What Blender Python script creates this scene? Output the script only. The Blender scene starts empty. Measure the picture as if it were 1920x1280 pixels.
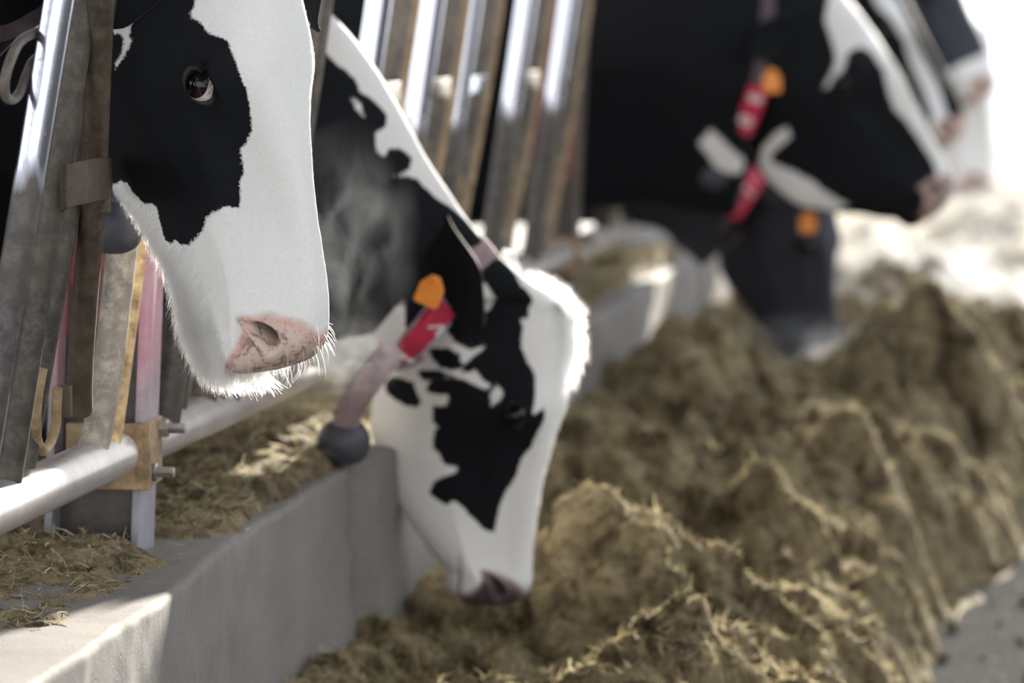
import bpy, math, random
import numpy as np
from mathutils import Vector, Matrix

S = bpy.context.scene
COL = S.collection
random.seed(4)
RNG = np.random.default_rng(4)

# ------------------------------------------------------------------ camera, sky, sun, exposure
CAM_Z, FPX = 1.22, 7200.0
PHI, PSI = math.atan(580 / 7200), math.atan(math.tan(math.atan(1020 / 7200)) * math.cos(math.atan(580 / 7200)))
cF = np.array([-math.sin(PSI) * math.cos(PHI), math.cos(PSI) * math.cos(PHI), -math.sin(PHI)])
cR = np.array([math.cos(PSI), math.sin(PSI), 0.0])
cU = np.cross(cR, cF)
cP = np.array([0.0, 0.0, CAM_Z])
cam_data = bpy.data.cameras.new('camera')
cam = bpy.data.objects.new('camera', cam_data)
COL.objects.link(cam)
cam.matrix_world = Matrix(((cR[0], cU[0], -cF[0], cP[0]), (cR[1], cU[1], -cF[1], cP[1]), (cR[2], cU[2], -cF[2], cP[2]), (0, 0, 0, 1)))
cam_data.sensor_width = 36.0
cam_data.lens = 36.0 * FPX / 1920
cam_data.clip_end = 400
cam_data.dof.use_dof = True
cam_data.dof.focus_distance = 4.50
cam_data.dof.aperture_fstop = 4.3
S.camera = cam

world = bpy.data.worlds.new('world')
S.world = world
world.use_nodes = True
wn = world.node_tree
wn.nodes.clear()
w_out = wn.nodes.new('ShaderNodeOutputWorld')
w_bg = wn.nodes.new('ShaderNodeBackground')
w_tc = wn.nodes.new('ShaderNodeTexCoord')
w_sep = wn.nodes.new('ShaderNodeSeparateXYZ')
w_ramp = wn.nodes.new('ShaderNodeValToRGB')
wn.links.new(w_tc.outputs['Generated'], w_sep.inputs[0])
wn.links.new(w_sep.outputs['Z'], w_ramp.inputs[0])
w_ramp.color_ramp.elements[0].position = 0.0
w_ramp.color_ramp.elements[0].color = (1.0, 1.0, 1.0, 1)
w_ramp.color_ramp.elements[1].position = 0.7
w_ramp.color_ramp.elements[1].color = (0.72, 0.77, 0.84, 1)
wn.links.new(w_ramp.outputs[0], w_bg.inputs[0])
w_bg.inputs[1].default_value = 1.45
wn.links.new(w_bg.outputs[0], w_out.inputs[0])

SUN_AZ, SUN_EL = math.radians(6.0), math.radians(14)      # ahead of the camera, slightly to the right of the barn's axis
sun_d = bpy.data.lights.new('sun', 'SUN')
sun = bpy.data.objects.new('sun', sun_d)
COL.objects.link(sun)
sdir = Vector((math.sin(SUN_AZ) * math.cos(SUN_EL), math.cos(SUN_AZ) * math.cos(SUN_EL), math.sin(SUN_EL)))
sun.rotation_euler = sdir.to_track_quat('Z', 'Y').to_euler()
sun.location = sdir * 30
sun_d.energy = 11.0
sun_d.angle = math.radians(1.0)
sun_d.color = (1.0, 0.93, 0.82)

S.view_settings.view_transform = 'Standard'
S.view_settings.look = 'None'
S.view_settings.gamma = 1
S.view_settings.use_curve_mapping = False
S.view_settings.exposure = 0.74
S.cycles.max_bounces = 7
S.cycles.adaptive_threshold = 0.02
S.cycles.transparent_max_bounces = 16
S.cycles.volume_bounces = 1
S.cycles.volume_step_rate = 2.0
S.cycles.sample_clamp_indirect = 6.0

def ray(px, py):
    d = cF * FPX + cR * (px - 960) - cU * (py - 640)
    return d / d[1]

def at(px, py, Y):
    """the point of the plane y = Y behind a pixel of the photograph"""
    return cP + ray(px, py) * Y

def project(P):
    q = np.asarray(P) - cP
    dep = q @ cF
    return np.stack([960 + FPX * (q @ cR) / dep, 640 - FPX * (q @ cU) / dep], -1)

# ------------------------------------------------------------------ numpy noise
def _hash(ix, iy, iz, seed):
    h = (ix * 374761393 + iy * 668265263 + iz * 2147483647 + seed * 974634777) & 0xFFFFFFFF
    h = ((h ^ (h >> 13)) * 1274126177) & 0xFFFFFFFF
    h = (h ^ (h >> 16)) & 0xFFFFFFFF
    return h / 4294967295.0

def vnoise(p, seed=0):
    p = np.asarray(p, float)
    i = np.floor(p).astype(np.int64)
    f = p - i
    f = f * f * (3 - 2 * f)
    r = 0
    for dx in (0, 1):
        wx = f[:, 0] if dx else 1 - f[:, 0]
        for dy in (0, 1):
            wy = f[:, 1] if dy else 1 - f[:, 1]
            for dz in (0, 1):
                wz = f[:, 2] if dz else 1 - f[:, 2]
                r = r + wx * wy * wz * _hash(i[:, 0] + dx, i[:, 1] + dy, i[:, 2] + dz, seed)
    return r * 2 - 1

def fbm(p, octaves=4, seed=0, gain=0.5):
    r, a = 0, 1.0
    for o in range(octaves):
        r = r + a * vnoise(p * (2.03 ** o) + o * 17.3, seed + o)
        a *= gain
    return r

def smooth(a, b, x):
    t = np.clip((x - a) / (b - a), 0, 1)
    return t * t * (3 - 2 * t)

# ------------------------------------------------------------------ object helpers
def link(o, parent=None, **kw):
    COL.objects.link(o)
    if parent is not None:
        o.parent = parent
    for k, v in kw.items():
        o[k] = v
    return o

def thing(name, label, category, loc=(0, 0, 0), group=None):
    o = bpy.data.objects.new(name, None)
    o.location = loc
    o.empty_display_size = 0.1
    link(o, label=label, category=category)
    if group:
        o['group'] = group
    return o

def mesh_from(V, F, smooth_shade=True, name='mesh'):
    me = bpy.data.meshes.new(name)
    V = np.asarray(V, np.float32)
    F = np.asarray(F, np.int32)
    k = F.shape[1]
    me.vertices.add(len(V))
    me.vertices.foreach_set('co', V.ravel())
    me.loops.add(F.size)
    me.loops.foreach_set('vertex_index', F.ravel())
    me.polygons.add(len(F))
    me.polygons.foreach_set('loop_start', np.arange(0, F.size, k, dtype=np.int32))
    me.polygons.foreach_set('loop_total', np.full(len(F), k, np.int32))
    me.update(calc_edges=True)
    if smooth_shade:
        me.polygons.foreach_set('use_smooth', np.ones(len(F), bool))
    return me

def put(name, me, mat, parent=None, world=True, **kw):
    """link a mesh given in world coordinates; its origin moves to the parent's (or to its own centre of base)"""
    o = bpy.data.objects.new(name, me)
    n = len(me.vertices)
    co = np.empty(n * 3, np.float32)
    me.vertices.foreach_get('co', co)
    co = co.reshape(-1, 3)
    if parent is None:
        c = np.array([(co[:, 0].min() + co[:, 0].max()) / 2, (co[:, 1].min() + co[:, 1].max()) / 2, co[:, 2].min()])
    else:
        c = np.array(world_loc(parent))
    me.vertices.foreach_set('co', (co - c).astype(np.float32).ravel())
    if parent is None:
        o.location = c
    me.update()
    if mat is not None:
        me.materials.append(mat)
    return link(o, parent, **kw)

def world_loc(o):
    v = Vector(o.location)
    p = o.parent
    while p is not None:
        v += Vector(p.location)
        p = p.parent
    return v

class MB:
    """collects tubes, boxes and lathes into one mesh (quads)"""
    def __init__(self):
        self.V, self.F = [], []
        self.n = 0
    def add(self, V, F):
        V = np.asarray(V, float)
        self.V.append(V)
        self.F.append(np.asarray(F, int) + self.n)
        self.n += len(V)
        return self
    def sweep(self, pts, r, n=20, closed=False, squash=None, cap=True, rs=None):
        """tube along a polyline; squash=(axis vector, factor) flattens it"""
        P = np.asarray(pts, float)
        m = len(P)
        T = np.gradient(P, axis=0)
        if closed:
            T = np.roll(P, -1, 0) - np.roll(P, 1, 0)
        T /= np.linalg.norm(T, axis=1)[:, None]
        a = np.array([0, 0, 1.0]) if abs(T[0][2]) < 0.9 else np.array([1.0, 0, 0])
        u = np.cross(T[0], a); u /= np.linalg.norm(u)
        rows = []
        rr = np.full(m, r) if rs is None else np.asarray(rs)
        for i in range(m):
            u = u - T[i] * (u @ T[i]); u /= np.linalg.norm(u)
            w = np.cross(T[i], u)
            ang = np.arange(n) * 2 * math.pi / n
            off = rr[i] * (np.cos(ang)[:, None] * u + np.sin(ang)[:, None] * w)
            if squash is not None:
                ax = np.asarray(squash[0], float); ax = ax / np.linalg.norm(ax)
                off = off - np.outer(off @ ax, ax) * (1 - squash[1])
            rows.append(P[i] + off)
        V = np.concatenate(rows)
        F = []
        mm = m if closed else m - 1
        for i in range(mm):
            i2 = (i + 1) % m
            for j in range(n):
                j2 = (j + 1) % n
                F.append((i * n + j, i2 * n + j, i2 * n + j2, i * n + j2))
        if cap and not closed:
            c0, c1 = len(V), len(V) + 1
            V = np.concatenate([V, P[:1], P[-1:]])
            for j in range(0, n, 1):
                j2 = (j + 1) % n
                F.append((c0, j, j2, c0))
                F.append((c1, (m - 1) * n + j2, (m - 1) * n + j, c1))
        # degenerate quads are turned to triangles later
        return self.add(V, F)
    def box(self, c, s, R=None, bev=0.0):
        c = np.asarray(c, float); s = np.asarray(s, float) / 2
        # bevelled box as a superellipsoid-like chamfer
        b = min(bev, *(s * 0.98)) if bev else 0
        if not b:
            V = np.array([(x, y, z) for x in (-1, 1) for y in (-1, 1) for z in (-1, 1)], float) * s
            F = [(0, 1, 3, 2), (4, 6, 7, 5), (0, 4, 5, 1), (2, 3, 7, 6), (0, 2, 6, 4), (1, 5, 7, 3)]
        else:
            xs = lambda h: np.array([-h, -h + b, h - b, h])
            X, Y, Z = xs(s[0]), xs(s[1]), xs(s[2])
            idx, V = {}, []
            def vid(i, j, k):
                if (i, j, k) not in idx:
                    p = np.array([X[i], Y[j], Z[k]])
                    e = sum(q in (0, 3) for q in (i, j, k))
                    if e > 1:
                        for q, (a, h) in enumerate(((i, s[0]), (j, s[1]), (k, s[2]))):
                            if a in (0, 3):
                                p[q] = math.copysign(h - b * (0.3 if e == 2 else 0.42), p[q])
                    idx[(i, j, k)] = len(V); V.append(p)
                return idx[(i, j, k)]
            F = []
            for a in range(3):
                for bq in range(3):
                    for side in (0, 3):
                        for ax in range(3):
                            q = []
                            for (da, db) in ((0, 0), (1, 0), (1, 1), (0, 1)):
                                t = [0, 0, 0]; t[ax] = side; t[(ax + 1) % 3] = a + da; t[(ax + 2) % 3] = bq + db
                                q.append(vid(*t))
                            F.append(tuple(q if side == 3 else q[::-1]))
            V = np.array(V)
        if R is not None:
            V = V @ np.asarray(R).T
        return self.add(V + c, F)
    def lathe(self, c, axis, prof, n=20):
        """prof: list of (distance along axis, radius)"""
        axis = np.asarray(axis, float); axis /= np.linalg.norm(axis)
        P = [np.asarray(c) + axis * d for d, r in prof]
        a = np.array([0, 0, 1.0]) if abs(axis[2]) < 0.9 else np.array([1.0, 0, 0])
        u = np.cross(axis, a); u /= np.linalg.norm(u); w = np.cross(axis, u)
        ang = np.arange(n) * 2 * math.pi / n
        V = np.concatenate([P[i] + max(prof[i][1], 1e-5) * (np.cos(ang)[:, None] * u + np.sin(ang)[:, None] * w) for i in range(len(prof))])
        F = [(i * n + j, i * n + (j + 1) % n, (i + 1) * n + (j + 1) % n, (i + 1) * n + j) for i in range(len(prof) - 1) for j in range(n)]
        return self.add(V, F)
    def build(self, name, mat, parent=None, flat=False, **kw):
        V = np.concatenate(self.V)
        Fl = [tuple(dict.fromkeys(f)) for f in np.concatenate(self.F).tolist()]
        me = bpy.data.meshes.new(name)
        me.from_pydata(V.tolist(), [], Fl)
        if not flat:
            me.polygons.foreach_set('use_smooth', np.ones(len(me.polygons), bool))
        o = put(name, me, mat, parent, **kw)
        if not flat:
            try:
                me.set_sharp_from_angle(angle=math.radians(40))
            except Exception:
                pass
        return o

# ------------------------------------------------------------------ materials
class N:
    def __init__(self, name):
        self.m = bpy.data.materials.new(name)
        self.m.use_nodes = True
        self.t = self.m.node_tree
        self.t.nodes.clear()
        self.out = self.t.nodes.new('ShaderNodeOutputMaterial')
    def n(self, typ, **kw):
        x = self.t.nodes.new('ShaderNode' + typ)
        for k, v in kw.items():
            if k.startswith('i_'):
                key = k[2:].replace('_', ' ')
                x.inputs[key].default_value = v
            else:
                setattr(x, k, v)
        return x
    def l(self, a, b):
        self.t.links.new(a, b)
        return self
    def noise(self, scale, detail=4, rough=0.6, vec=None, dist=0.0):
        x = self.n('TexNoise', i_Scale=scale, i_Detail=detail, i_Roughness=rough, i_Distortion=dist)
        if vec is not None:
            self.l(vec, x.inputs['Vector'])
        return x.outputs['Fac']
    def ramp(self, fac, stops, interp='LINEAR'):
        x = self.n('ValToRGB')
        cr = x.color_ramp
        cr.interpolation = interp
        while len(cr.elements) < len(stops):
            cr.elements.new(0.5)
        for e, (p, c) in zip(cr.elements, stops):
            e.position = p
            e.color = (c, c, c, 1) if not isinstance(c, tuple) else (*c, 1)
        self.l(fac, x.inputs[0])
        return x.outputs[0]
    def mix(self, fac, a, b, typ='MIX'):
        x = self.n('Mix', data_type='RGBA', blend_type=typ)
        for v, i in ((fac, 0), (a, 6), (b, 7)):
            if hasattr(v, 'is_linked'):
                self.l(v, x.inputs[i])
            else:
                x.inputs[i].default_value = v if i == 0 else (*v, 1)
        return x.outputs[2]
    def math(self, op, a, b=0.0, c=0.0):
        x = self.n('Math', operation=op)
        for i, v in enumerate((a, b, c)):
            if hasattr(v, 'is_linked'):
                self.l(v, x.inputs[i])
            else:
                x.inputs[i].default_value = v
        return x.outputs[0]
    def coords(self, kind='Object'):
        return self.n('TexCoord').outputs[kind]
    def mapping(self, vec, scale):
        x = self.n('Mapping')
        x.inputs['Scale'].default_value = scale
        self.l(vec, x.inputs['Vector'])
        return x.outputs[0]
    def principled(self, color, rough=0.6, metal=0.0, bump=None, bstr=0.3, bdist=0.002, spec=0.5, **kw):
        p = self.n('BsdfPrincipled')
        for v, k in ((color, 'Base Color'), (rough, 'Roughness'), (metal, 'Metallic'), (spec, 'Specular IOR Level')):
            if hasattr(v, 'is_linked'):
                self.l(v, p.inputs[k])
            else:
                p.inputs[k].default_value = (*v, 1) if isinstance(v, tuple) else v
        for k, v in kw.items():
            p.inputs[k.replace('_', ' ')].default_value = v
        if bump is not None:
            b = self.n('Bump', i_Strength=bstr, i_Distance=bdist)
            self.l(bump, b.inputs['Height'])
            self.l(b.outputs[0], p.inputs['Normal'])
        self.l(p.outputs[0], self.out.inputs[0])
        self.p = p
        return self.m

def galvanised(name, dirt=0.5, tint=(0.42, 0.39, 0.34), rough=0.42, base=(0.55, 0.56, 0.60)):
    g = N(name)
    v = g.coords()
    f1 = g.noise(9, 6, 0.65, v)
    f2 = g.noise(60, 5, 0.7, v)
    streak = g.noise(30, 4, 0.6, g.mapping(v, (1, 1, 0.08)))
    d = g.math('ADD', g.math('MULTIPLY', f1, 0.6), g.math('MULTIPLY', streak, 0.5))
    mask = g.ramp(d, [(0.62 - dirt * 0.35, 0.0), (0.78 - dirt * 0.3, 1.0)])
    dcol = g.mix(f2, tuple(c * 0.55 for c in tint), tint)
    col = g.mix(mask, base, dcol)
    ro = g.ramp(mask, [(0.0, rough), (1.0, 0.75)])
    me = g.ramp(mask, [(0.0, 0.9), (1.0, 0.15)])
    return g.principled(col, ro, me, f2, 0.35, 0.0008)

def simple(name, a, b, rough=0.6, scale=30, bstr=0.3, bdist=0.001, spec=0.5, **kw):
    g = N(name)
    v = g.coords()
    f = g.noise(scale, 6, 0.65, v)
    col = g.ramp(f, [(0.3, a), (0.7, b)])
    return g.principled(col, rough, 0.0, f, bstr, bdist, spec, **kw)

def concrete(name, a, b, spec=0.25):
    g = N(name)
    v = g.coords()
    big = g.noise(2.5, 5, 0.6, v)
    fine = g.noise(260, 4, 0.7, v)
    mid = g.noise(24, 6, 0.7, v)
    streak = g.noise(14, 4, 0.6, g.mapping(v, (1, 1, 0.12)))
    col = g.mix(g.ramp(big, [(0.3, 0.0), (0.7, 1.0)]), a, b)
    col = g.mix(0.35, col, g.mix(mid, tuple(c * 0.6 for c in a), tuple(min(1, c * 1.25) for c in b)), 'MIX')
    col = g.mix(0.3, col, g.mix(streak, tuple(c * 0.55 for c in a), b))
    col = g.mix(g.ramp(fine, [(0.36, 0.35), (0.5, 0.0)]), col, tuple(c * 0.35 for c in a))
    h = g.math('ADD', g.math('MULTIPLY', fine, 0.35), mid)
    vor = g.n('TexVoronoi', feature='F1', i_Scale=70.0)
    g.l(v, vor.inputs['Vector'])
    pit = g.ramp(vor.outputs['Distance'], [(0.06, 0.0), (0.16, 1.0)])
    h = g.math('ADD', h, g.math('MULTIPLY', pit, 0.5))
    return g.principled(col, g.ramp(mid, [(0, 0.7), (1, 0.95)]), 0.0, h, 0.5, 0.002, spec)

def worn_tube(name, cut=1.04, mud=((0.03, 0.028, 0.028), (0.11, 0.10, 0.095)), dull=0.0, polish=(0.62, 0.65, 0.75)):
    """galvanised tube, rubbed to a shine by the necks above the given height and muddy below it"""
    g = N(name)
    pos = g.n('NewGeometry').outputs['Position']
    v = g.coords()
    sp = g.n('SeparateXYZ')
    g.l(pos, sp.inputs[0])
    f1 = g.noise(7, 6, 0.65, v)
    f2 = g.noise(48, 6, 0.72, v)
    streak = g.noise(26, 4, 0.6, g.mapping(v, (1, 1, 0.10)))
    zz = g.math('ADD', sp.outputs['Z'], g.math('MULTIPLY', g.math('SUBTRACT', streak, 0.5), 0.16))
    clean = g.ramp(g.math('MULTIPLY_ADD', g.math('SUBTRACT', zz, cut + 0.02), 14.0, 0.5), [(0.2, 0.0), (0.7, 1.0 - dull)])
    spots = g.ramp(f2, [(0.62, 0.0), (0.72, 0.8)])
    clean = g.math('MULTIPLY', clean, g.math('SUBTRACT', 1.0, spots))
    mcol = g.mix(g.ramp(f1, [(0.3, 0.0), (0.7, 1.0)]), mud[0], mud[1])
    mcol = g.mix(g.ramp(f2, [(0.45, 0.0), (0.7, 0.6)]), mcol, tuple(min(1, c * 1.7) for c in mud[1]))
    col = g.mix(clean, mcol, polish)
    return g.principled(col, g.ramp(clean, [(0, 0.55), (1, 0.2)]), g.ramp(clean, [(0, 0.25), (1, 1.0)]), f2, 0.3, 0.0008)
M_POLISHED = worn_tube('tube_rubbed_shiny')
M_STEEL = worn_tube('muddy_galvanised_tube', 1.5, ((0.040, 0.035, 0.030), (0.16, 0.14, 0.12)))
M_BROWN = worn_tube('brown_mud_tube', 2.5, ((0.022, 0.017, 0.012), (0.10, 0.075, 0.05)))
M_STEEL_RAIL = simple('dusty_galvanised_rail', (0.42, 0.38, 0.36), (0.66, 0.62, 0.61), 0.28, 11, 0.25, 0.0006, Metallic=0.45)
M_TAN = simple('tan_dust_on_steel', (0.13, 0.09, 0.05), (0.50, 0.35, 0.19), 0.65, 35)
M_NEAR = worn_tube('dark_muddy_tube', 2.5, ((0.02, 0.018, 0.015), (0.095, 0.082, 0.066)))
M_DUSTY = worn_tube('pale_dusty_tube', 2.5, ((0.13, 0.12, 0.11), (0.42, 0.37, 0.31)))
M_SUNLIT_GOLD = simple('grimy_bar_sunlit_gold', (0.16, 0.09, 0.04), (0.86, 0.62, 0.32), 0.5, 45)  # warm sunlight is put into this gold colour
M_RUST = simple('rusty_steel', (0.12, 0.05, 0.02), (0.36, 0.20, 0.09), 0.75, 40)
M_CONC = concrete('grey_concrete', (0.175, 0.165, 0.155), (0.28, 0.265, 0.25))
M_FLOOR = concrete('alley_concrete', (0.085, 0.085, 0.088), (0.13, 0.128, 0.125), 0.0)
M_SLURRY = simple('soiled_cow_alley', (0.10, 0.09, 0.07), (0.22, 0.19, 0.15), 0.55, 6)

def make_beam_mat():
    g = N('worn_red_painted_steel')
    v = g.coords()
    f = g.noise(16, 7, 0.7, v)
    sp = g.n('SeparateXYZ')
    g.l(v, sp.inputs[0])
    zz = g.math('ADD', sp.outputs['Z'], g.math('MULTIPLY', g.math('SUBTRACT', f, 0.5), 0.5))
    red = g.ramp(f, [(0.3, (0.20, 0.03, 0.03)), (0.7, (0.42, 0.10, 0.10))])
    grime = g.ramp(f, [(0.35, (0.035, 0.03, 0.03)), (0.65, (0.13, 0.10, 0.09))])
    col = g.mix(g.ramp(zz, [(0.28, 0.0), (0.42, 1.0)]), grime, red)
    return g.principled(col, 0.5, 0.0, f, 0.4, 0.002)
def make_flange_mat():
    g = N('faded_pink_flange_paint')
    v = g.coords()
    f = g.noise(14, 6, 0.7, v)
    sp = g.n('SeparateXYZ')
    g.l(v, sp.inputs[0])
    zz = g.math('ADD', sp.outputs['Z'], g.math('MULTIPLY', g.math('SUBTRACT', f, 0.5), 0.22))
    pink = g.ramp(f, [(0.3, (0.50, 0.16, 0.22)), (0.65, (0.50, 0.38, 0.43))])
    grey = g.ramp(f, [(0.3, (0.25, 0.25, 0.28)), (0.7, (0.40, 0.40, 0.44))])
    col = g.mix(g.ramp(zz, [(0.17, 0.0), (0.26, 1.0)]), grey, pink)
    return g.principled(col, 0.55, 0.0, f, 0.25, 0.001)
M_BEAM, M_FLANGE = make_beam_mat(), make_flange_mat()

def make_feed_mat(name, far=False):
    g = N(name)
    v = g.coords()
    a = g.noise(7, 6, 0.65, v)
    b = g.noise(38, 6, 0.75, v, 0.8)
    c = g.noise(160, 4, 0.7, v, 1.5)
    col = g.ramp(a, [(0.25, (0.25, 0.20, 0.115)), (0.5, (0.47, 0.37, 0.22)), (0.75, (0.66, 0.55, 0.36))])
    col = g.mix(g.ramp(b, [(0.36, 0.85), (0.54, 0.0)]), col, (0.08, 0.062, 0.032))
    col = g.mix(g.ramp(c, [(0.5, 0.0), (0.66, 0.8)]), col, (0.62, 0.51, 0.29))
    dk_ = g.noise(13, 5, 0.7, v, 0.5)
    col = g.mix(g.ramp(dk_, [(0.38, 0.9), (0.53, 0.0)]), col, (0.075, 0.050, 0.028))
    h = g.math('ADD', g.math('MULTIPLY', b, 1.0), g.math('MULTIPLY', c, 0.45))
    return g.principled(col, 0.85, 0.0, h, 1.0, 0.02, 0.25)
M_FEED = make_feed_mat('chopped_silage')

def straw_mat(name, dark, light, trans=0.35):
    g = N(name)
    at_ = g.n('Attribute', attribute_name='tone')
    col = g.ramp(at_.outputs['Fac'], [(0.0, dark), (0.55, tuple((a + b) / 2 for a, b in zip(dark, light))), (1.0, light)])
    d = g.n('BsdfDiffuse'); t = g.n('BsdfTranslucent'); m = g.n('MixShader')
    g.l(col, d.inputs[0]); g.l(col, t.inputs[0])
    m.inputs[0].default_value = trans
    g.l(d.outputs[0], m.inputs[1]); g.l(t.outputs[0], m.inputs[2])
    g.l(m.outputs[0], g.out.inputs[0])
    return g.m
M_STRAW = straw_mat('straw_blades', (0.20, 0.165, 0.08), (0.82, 0.72, 0.47))

def coat_mat(name, black=(0.006, 0.007, 0.009), white=(0.80, 0.80, 0.795), fuzz=0.004, detail=True, nose_dark=(0.05, 0.04, 0.045)):
    """black and white hair by the signed distance attribute 'patch' (metres, > 0 black), bare nose skin by 'skin'"""
    g = N(name)
    v = g.coords()
    pa = g.n('Attribute', attribute_name='patch').outputs['Fac']
    sk = g.n('Attribute', attribute_name='skin').outputs['Fac']
    dk = g.n('Attribute', attribute_name='dark').outputs['Fac']
    fib = g.noise(300, 3, 0.7, v)
    mid = g.noise(70, 4, 0.6, v)
    e = g.math('ADD', g.math('MULTIPLY', g.math('SUBTRACT', fib, 0.5), fuzz * 2.0), g.math('MULTIPLY', g.math('SUBTRACT', mid, 0.5), fuzz * 2.2))
    msk = g.ramp(g.math('MULTIPLY_ADD', g.math('ADD', pa, e), 200.0, 0.5), [(0.2, 0.0), (0.8, 1.0)])
    wcol = g.mix(g.ramp(fib, [(0.3, 0.0), (0.7, 1.0)]), tuple(c * 0.90 for c in white), white)
    wcol = g.mix(g.ramp(mid, [(0.30, 0.15), (0.6, 0.0)]), wcol, (0.68, 0.66, 0.63))
    bcol = g.mix(fib, tuple(c * 0.6 for c in black), tuple(c * 1.8 for c in black))
    col = g.mix(msk, wcol, bcol)
    blot = g.noise(55, 7, 0.75, v, 0.6)
    big = g.noise(22, 3, 0.6, v)
    skin = g.mix(g.ramp(big, [(0.35, 0.0), (0.65, 1.0)]), (0.60, 0.44, 0.40), (0.58, 0.50, 0.44))
    skin = g.mix(g.math('MULTIPLY', g.ramp(blot, [(0.49, 0.0), (0.56, 1.0)]), 0.9), skin, (0.17, 0.115, 0.07))
    rim = g.ramp(sk, [(0.05, 0.0), (0.4, 0.55), (0.8, 0.5), (1.0, 0.15)])
    skin = g.mix(rim, skin, (0.64, 0.37, 0.32))
    col = g.mix(g.ramp(sk, [(0.1, 0.0), (0.6, 1.0)]), col, skin)
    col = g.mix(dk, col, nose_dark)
    ro = g.ramp(sk, [(0, 0.75), (1, 0.45)])
    h = g.math('ADD', g.math('MULTIPLY', g.noise(420, 2, 0.6, g.mapping(v, (1, 1, 0.35))), 0.5), g.math('MULTIPLY', mid, 0.4))
    g.principled(col, ro, 0.0, h, 0.2, 0.0012, g.math('MULTIPLY_ADD', sk, 0.25, 0.12))
    g.p.inputs['Sheen Weight'].default_value = 0.06
    g.p.inputs['Sheen Roughness'].default_value = 0.4
    g.p.inputs['Subsurface Weight'].default_value = 0.0
    return g.m
M_COAT = coat_mat('black_and_white_coat')
M_COAT_DARK = coat_mat('black_coat_with_dark_nose', black=(0.008, 0.009, 0.012), nose_dark=(0.06, 0.045, 0.05))
M_COAT_GREY = coat_mat('dusty_dark_coat', black=(0.035, 0.038, 0.05))

def hair_mat(name):
    g = N(name)
    at_ = g.n('Attribute', attribute_name='tone').outputs['Fac']
    col = g.ramp(at_, [(0.0, (0.008, 0.009, 0.012)), (0.45, (0.03, 0.025, 0.02)), (0.55, (0.7, 0.66, 0.6)), (1.0, (0.93, 0.92, 0.89))])
    d = g.n('BsdfDiffuse'); t = g.n('BsdfTranslucent'); m = g.n('MixShader')
    g.l(col, d.inputs[0]); g.l(col, t.inputs[0])
    m.inputs[0].default_value = 0.6
    g.l(d.outputs[0], m.inputs[1]); g.l(t.outputs[0], m.inputs[2])
    g.l(m.outputs[0], g.out.inputs[0])
    return g.m
M_HAIR = hair_mat('hair')
def make_beard_mat():
    g = N('translucent_white_hair')
    h = g.t.nodes.new('ShaderNodeBsdfHairPrincipled')
    h.parametrization = 'COLOR'
    h.inputs['Color'].default_value = (0.93, 0.92, 0.89, 1)
    h.inputs['Roughness'].default_value = 0.35
    h.inputs['Radial Roughness'].default_value = 0.55
    g.l(h.outputs[0], g.out.inputs[0])
    return g.m
M_BEARD = make_beard_mat()
M_RED = simple('red_plastic', (0.50, 0.02, 0.07), (0.62, 0.04, 0.10), 0.4, 50)
M_STRAP = simple('dusty_pink_webbing', (0.27, 0.19, 0.21), (0.42, 0.32, 0.345), 0.8, 60)
M_STRAP_DARK = simple('dark_webbing', (0.06, 0.045, 0.06), (0.13, 0.09, 0.11), 0.8, 60)
M_RUBBER = simple('dark_grey_weight', (0.035, 0.037, 0.05), (0.06, 0.062, 0.08), 0.55, 40)
M_ORANGE = simple('orange_plastic', (0.75, 0.22, 0.02), (0.9, 0.33, 0.05), 0.45, 30)
M_WHITE_INK = simple('white_lettering', (0.8, 0.75, 0.76), (0.9, 0.88, 0.88), 0.5, 60)
M_BOLT = simple('worn_bolt_steel', (0.18, 0.17, 0.16), (0.42, 0.40, 0.38), 0.4, 60, Metallic=0.6)
M_HORN = simple('horn', (0.04, 0.04, 0.045), (0.10, 0.10, 0.11), 0.5, 40)

def make_eye_mat():
    g = N('wet_eye')
    a = g.n('Attribute', attribute_name='tone').outputs['Fac']
    col = g.ramp(a, [(0.0, (0.72, 0.68, 0.66)), (0.22, (0.55, 0.48, 0.46)), (0.27, (0.010, 0.006, 0.005)), (0.7, (0.004, 0.003, 0.003)), (0.75, (0.001, 0.001, 0.002))])
    g.principled(col, 0.05, 0.0, spec=0.35)
    g.p.inputs['Coat Weight'].default_value = 0.0
    g.p.inputs['Coat Roughness'].default_value = 0.02
    return g.m
M_EYE = make_eye_mat()

def vapour_mat(name, dens, scale, col=(0.9, 0.94, 1.0), aniso=0.35):
    g = N(name)
    v = g.coords()
    n1 = g.noise(scale, 5, 0.6, v, 0.9)
    grad = g.n('VectorMath', operation='LENGTH')
    g.l(v, grad.inputs[0])
    fall = g.ramp(grad.outputs['Value'], [(0.25, 1.0), (1.0, 0.0)])
    k = g.math('MULTIPLY', g.ramp(n1, [(0.46, 0.0), (0.68, 1.0)]), fall)
    vol = g.n('VolumeScatter', i_Anisotropy=aniso)
    vol.inputs['Color'].default_value = (*col, 1)
    g.l(g.math('MULTIPLY', k, dens), vol.inputs['Density'])
    g.l(vol.outputs[0], g.out.inputs['Volume'])
    return g.m

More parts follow.
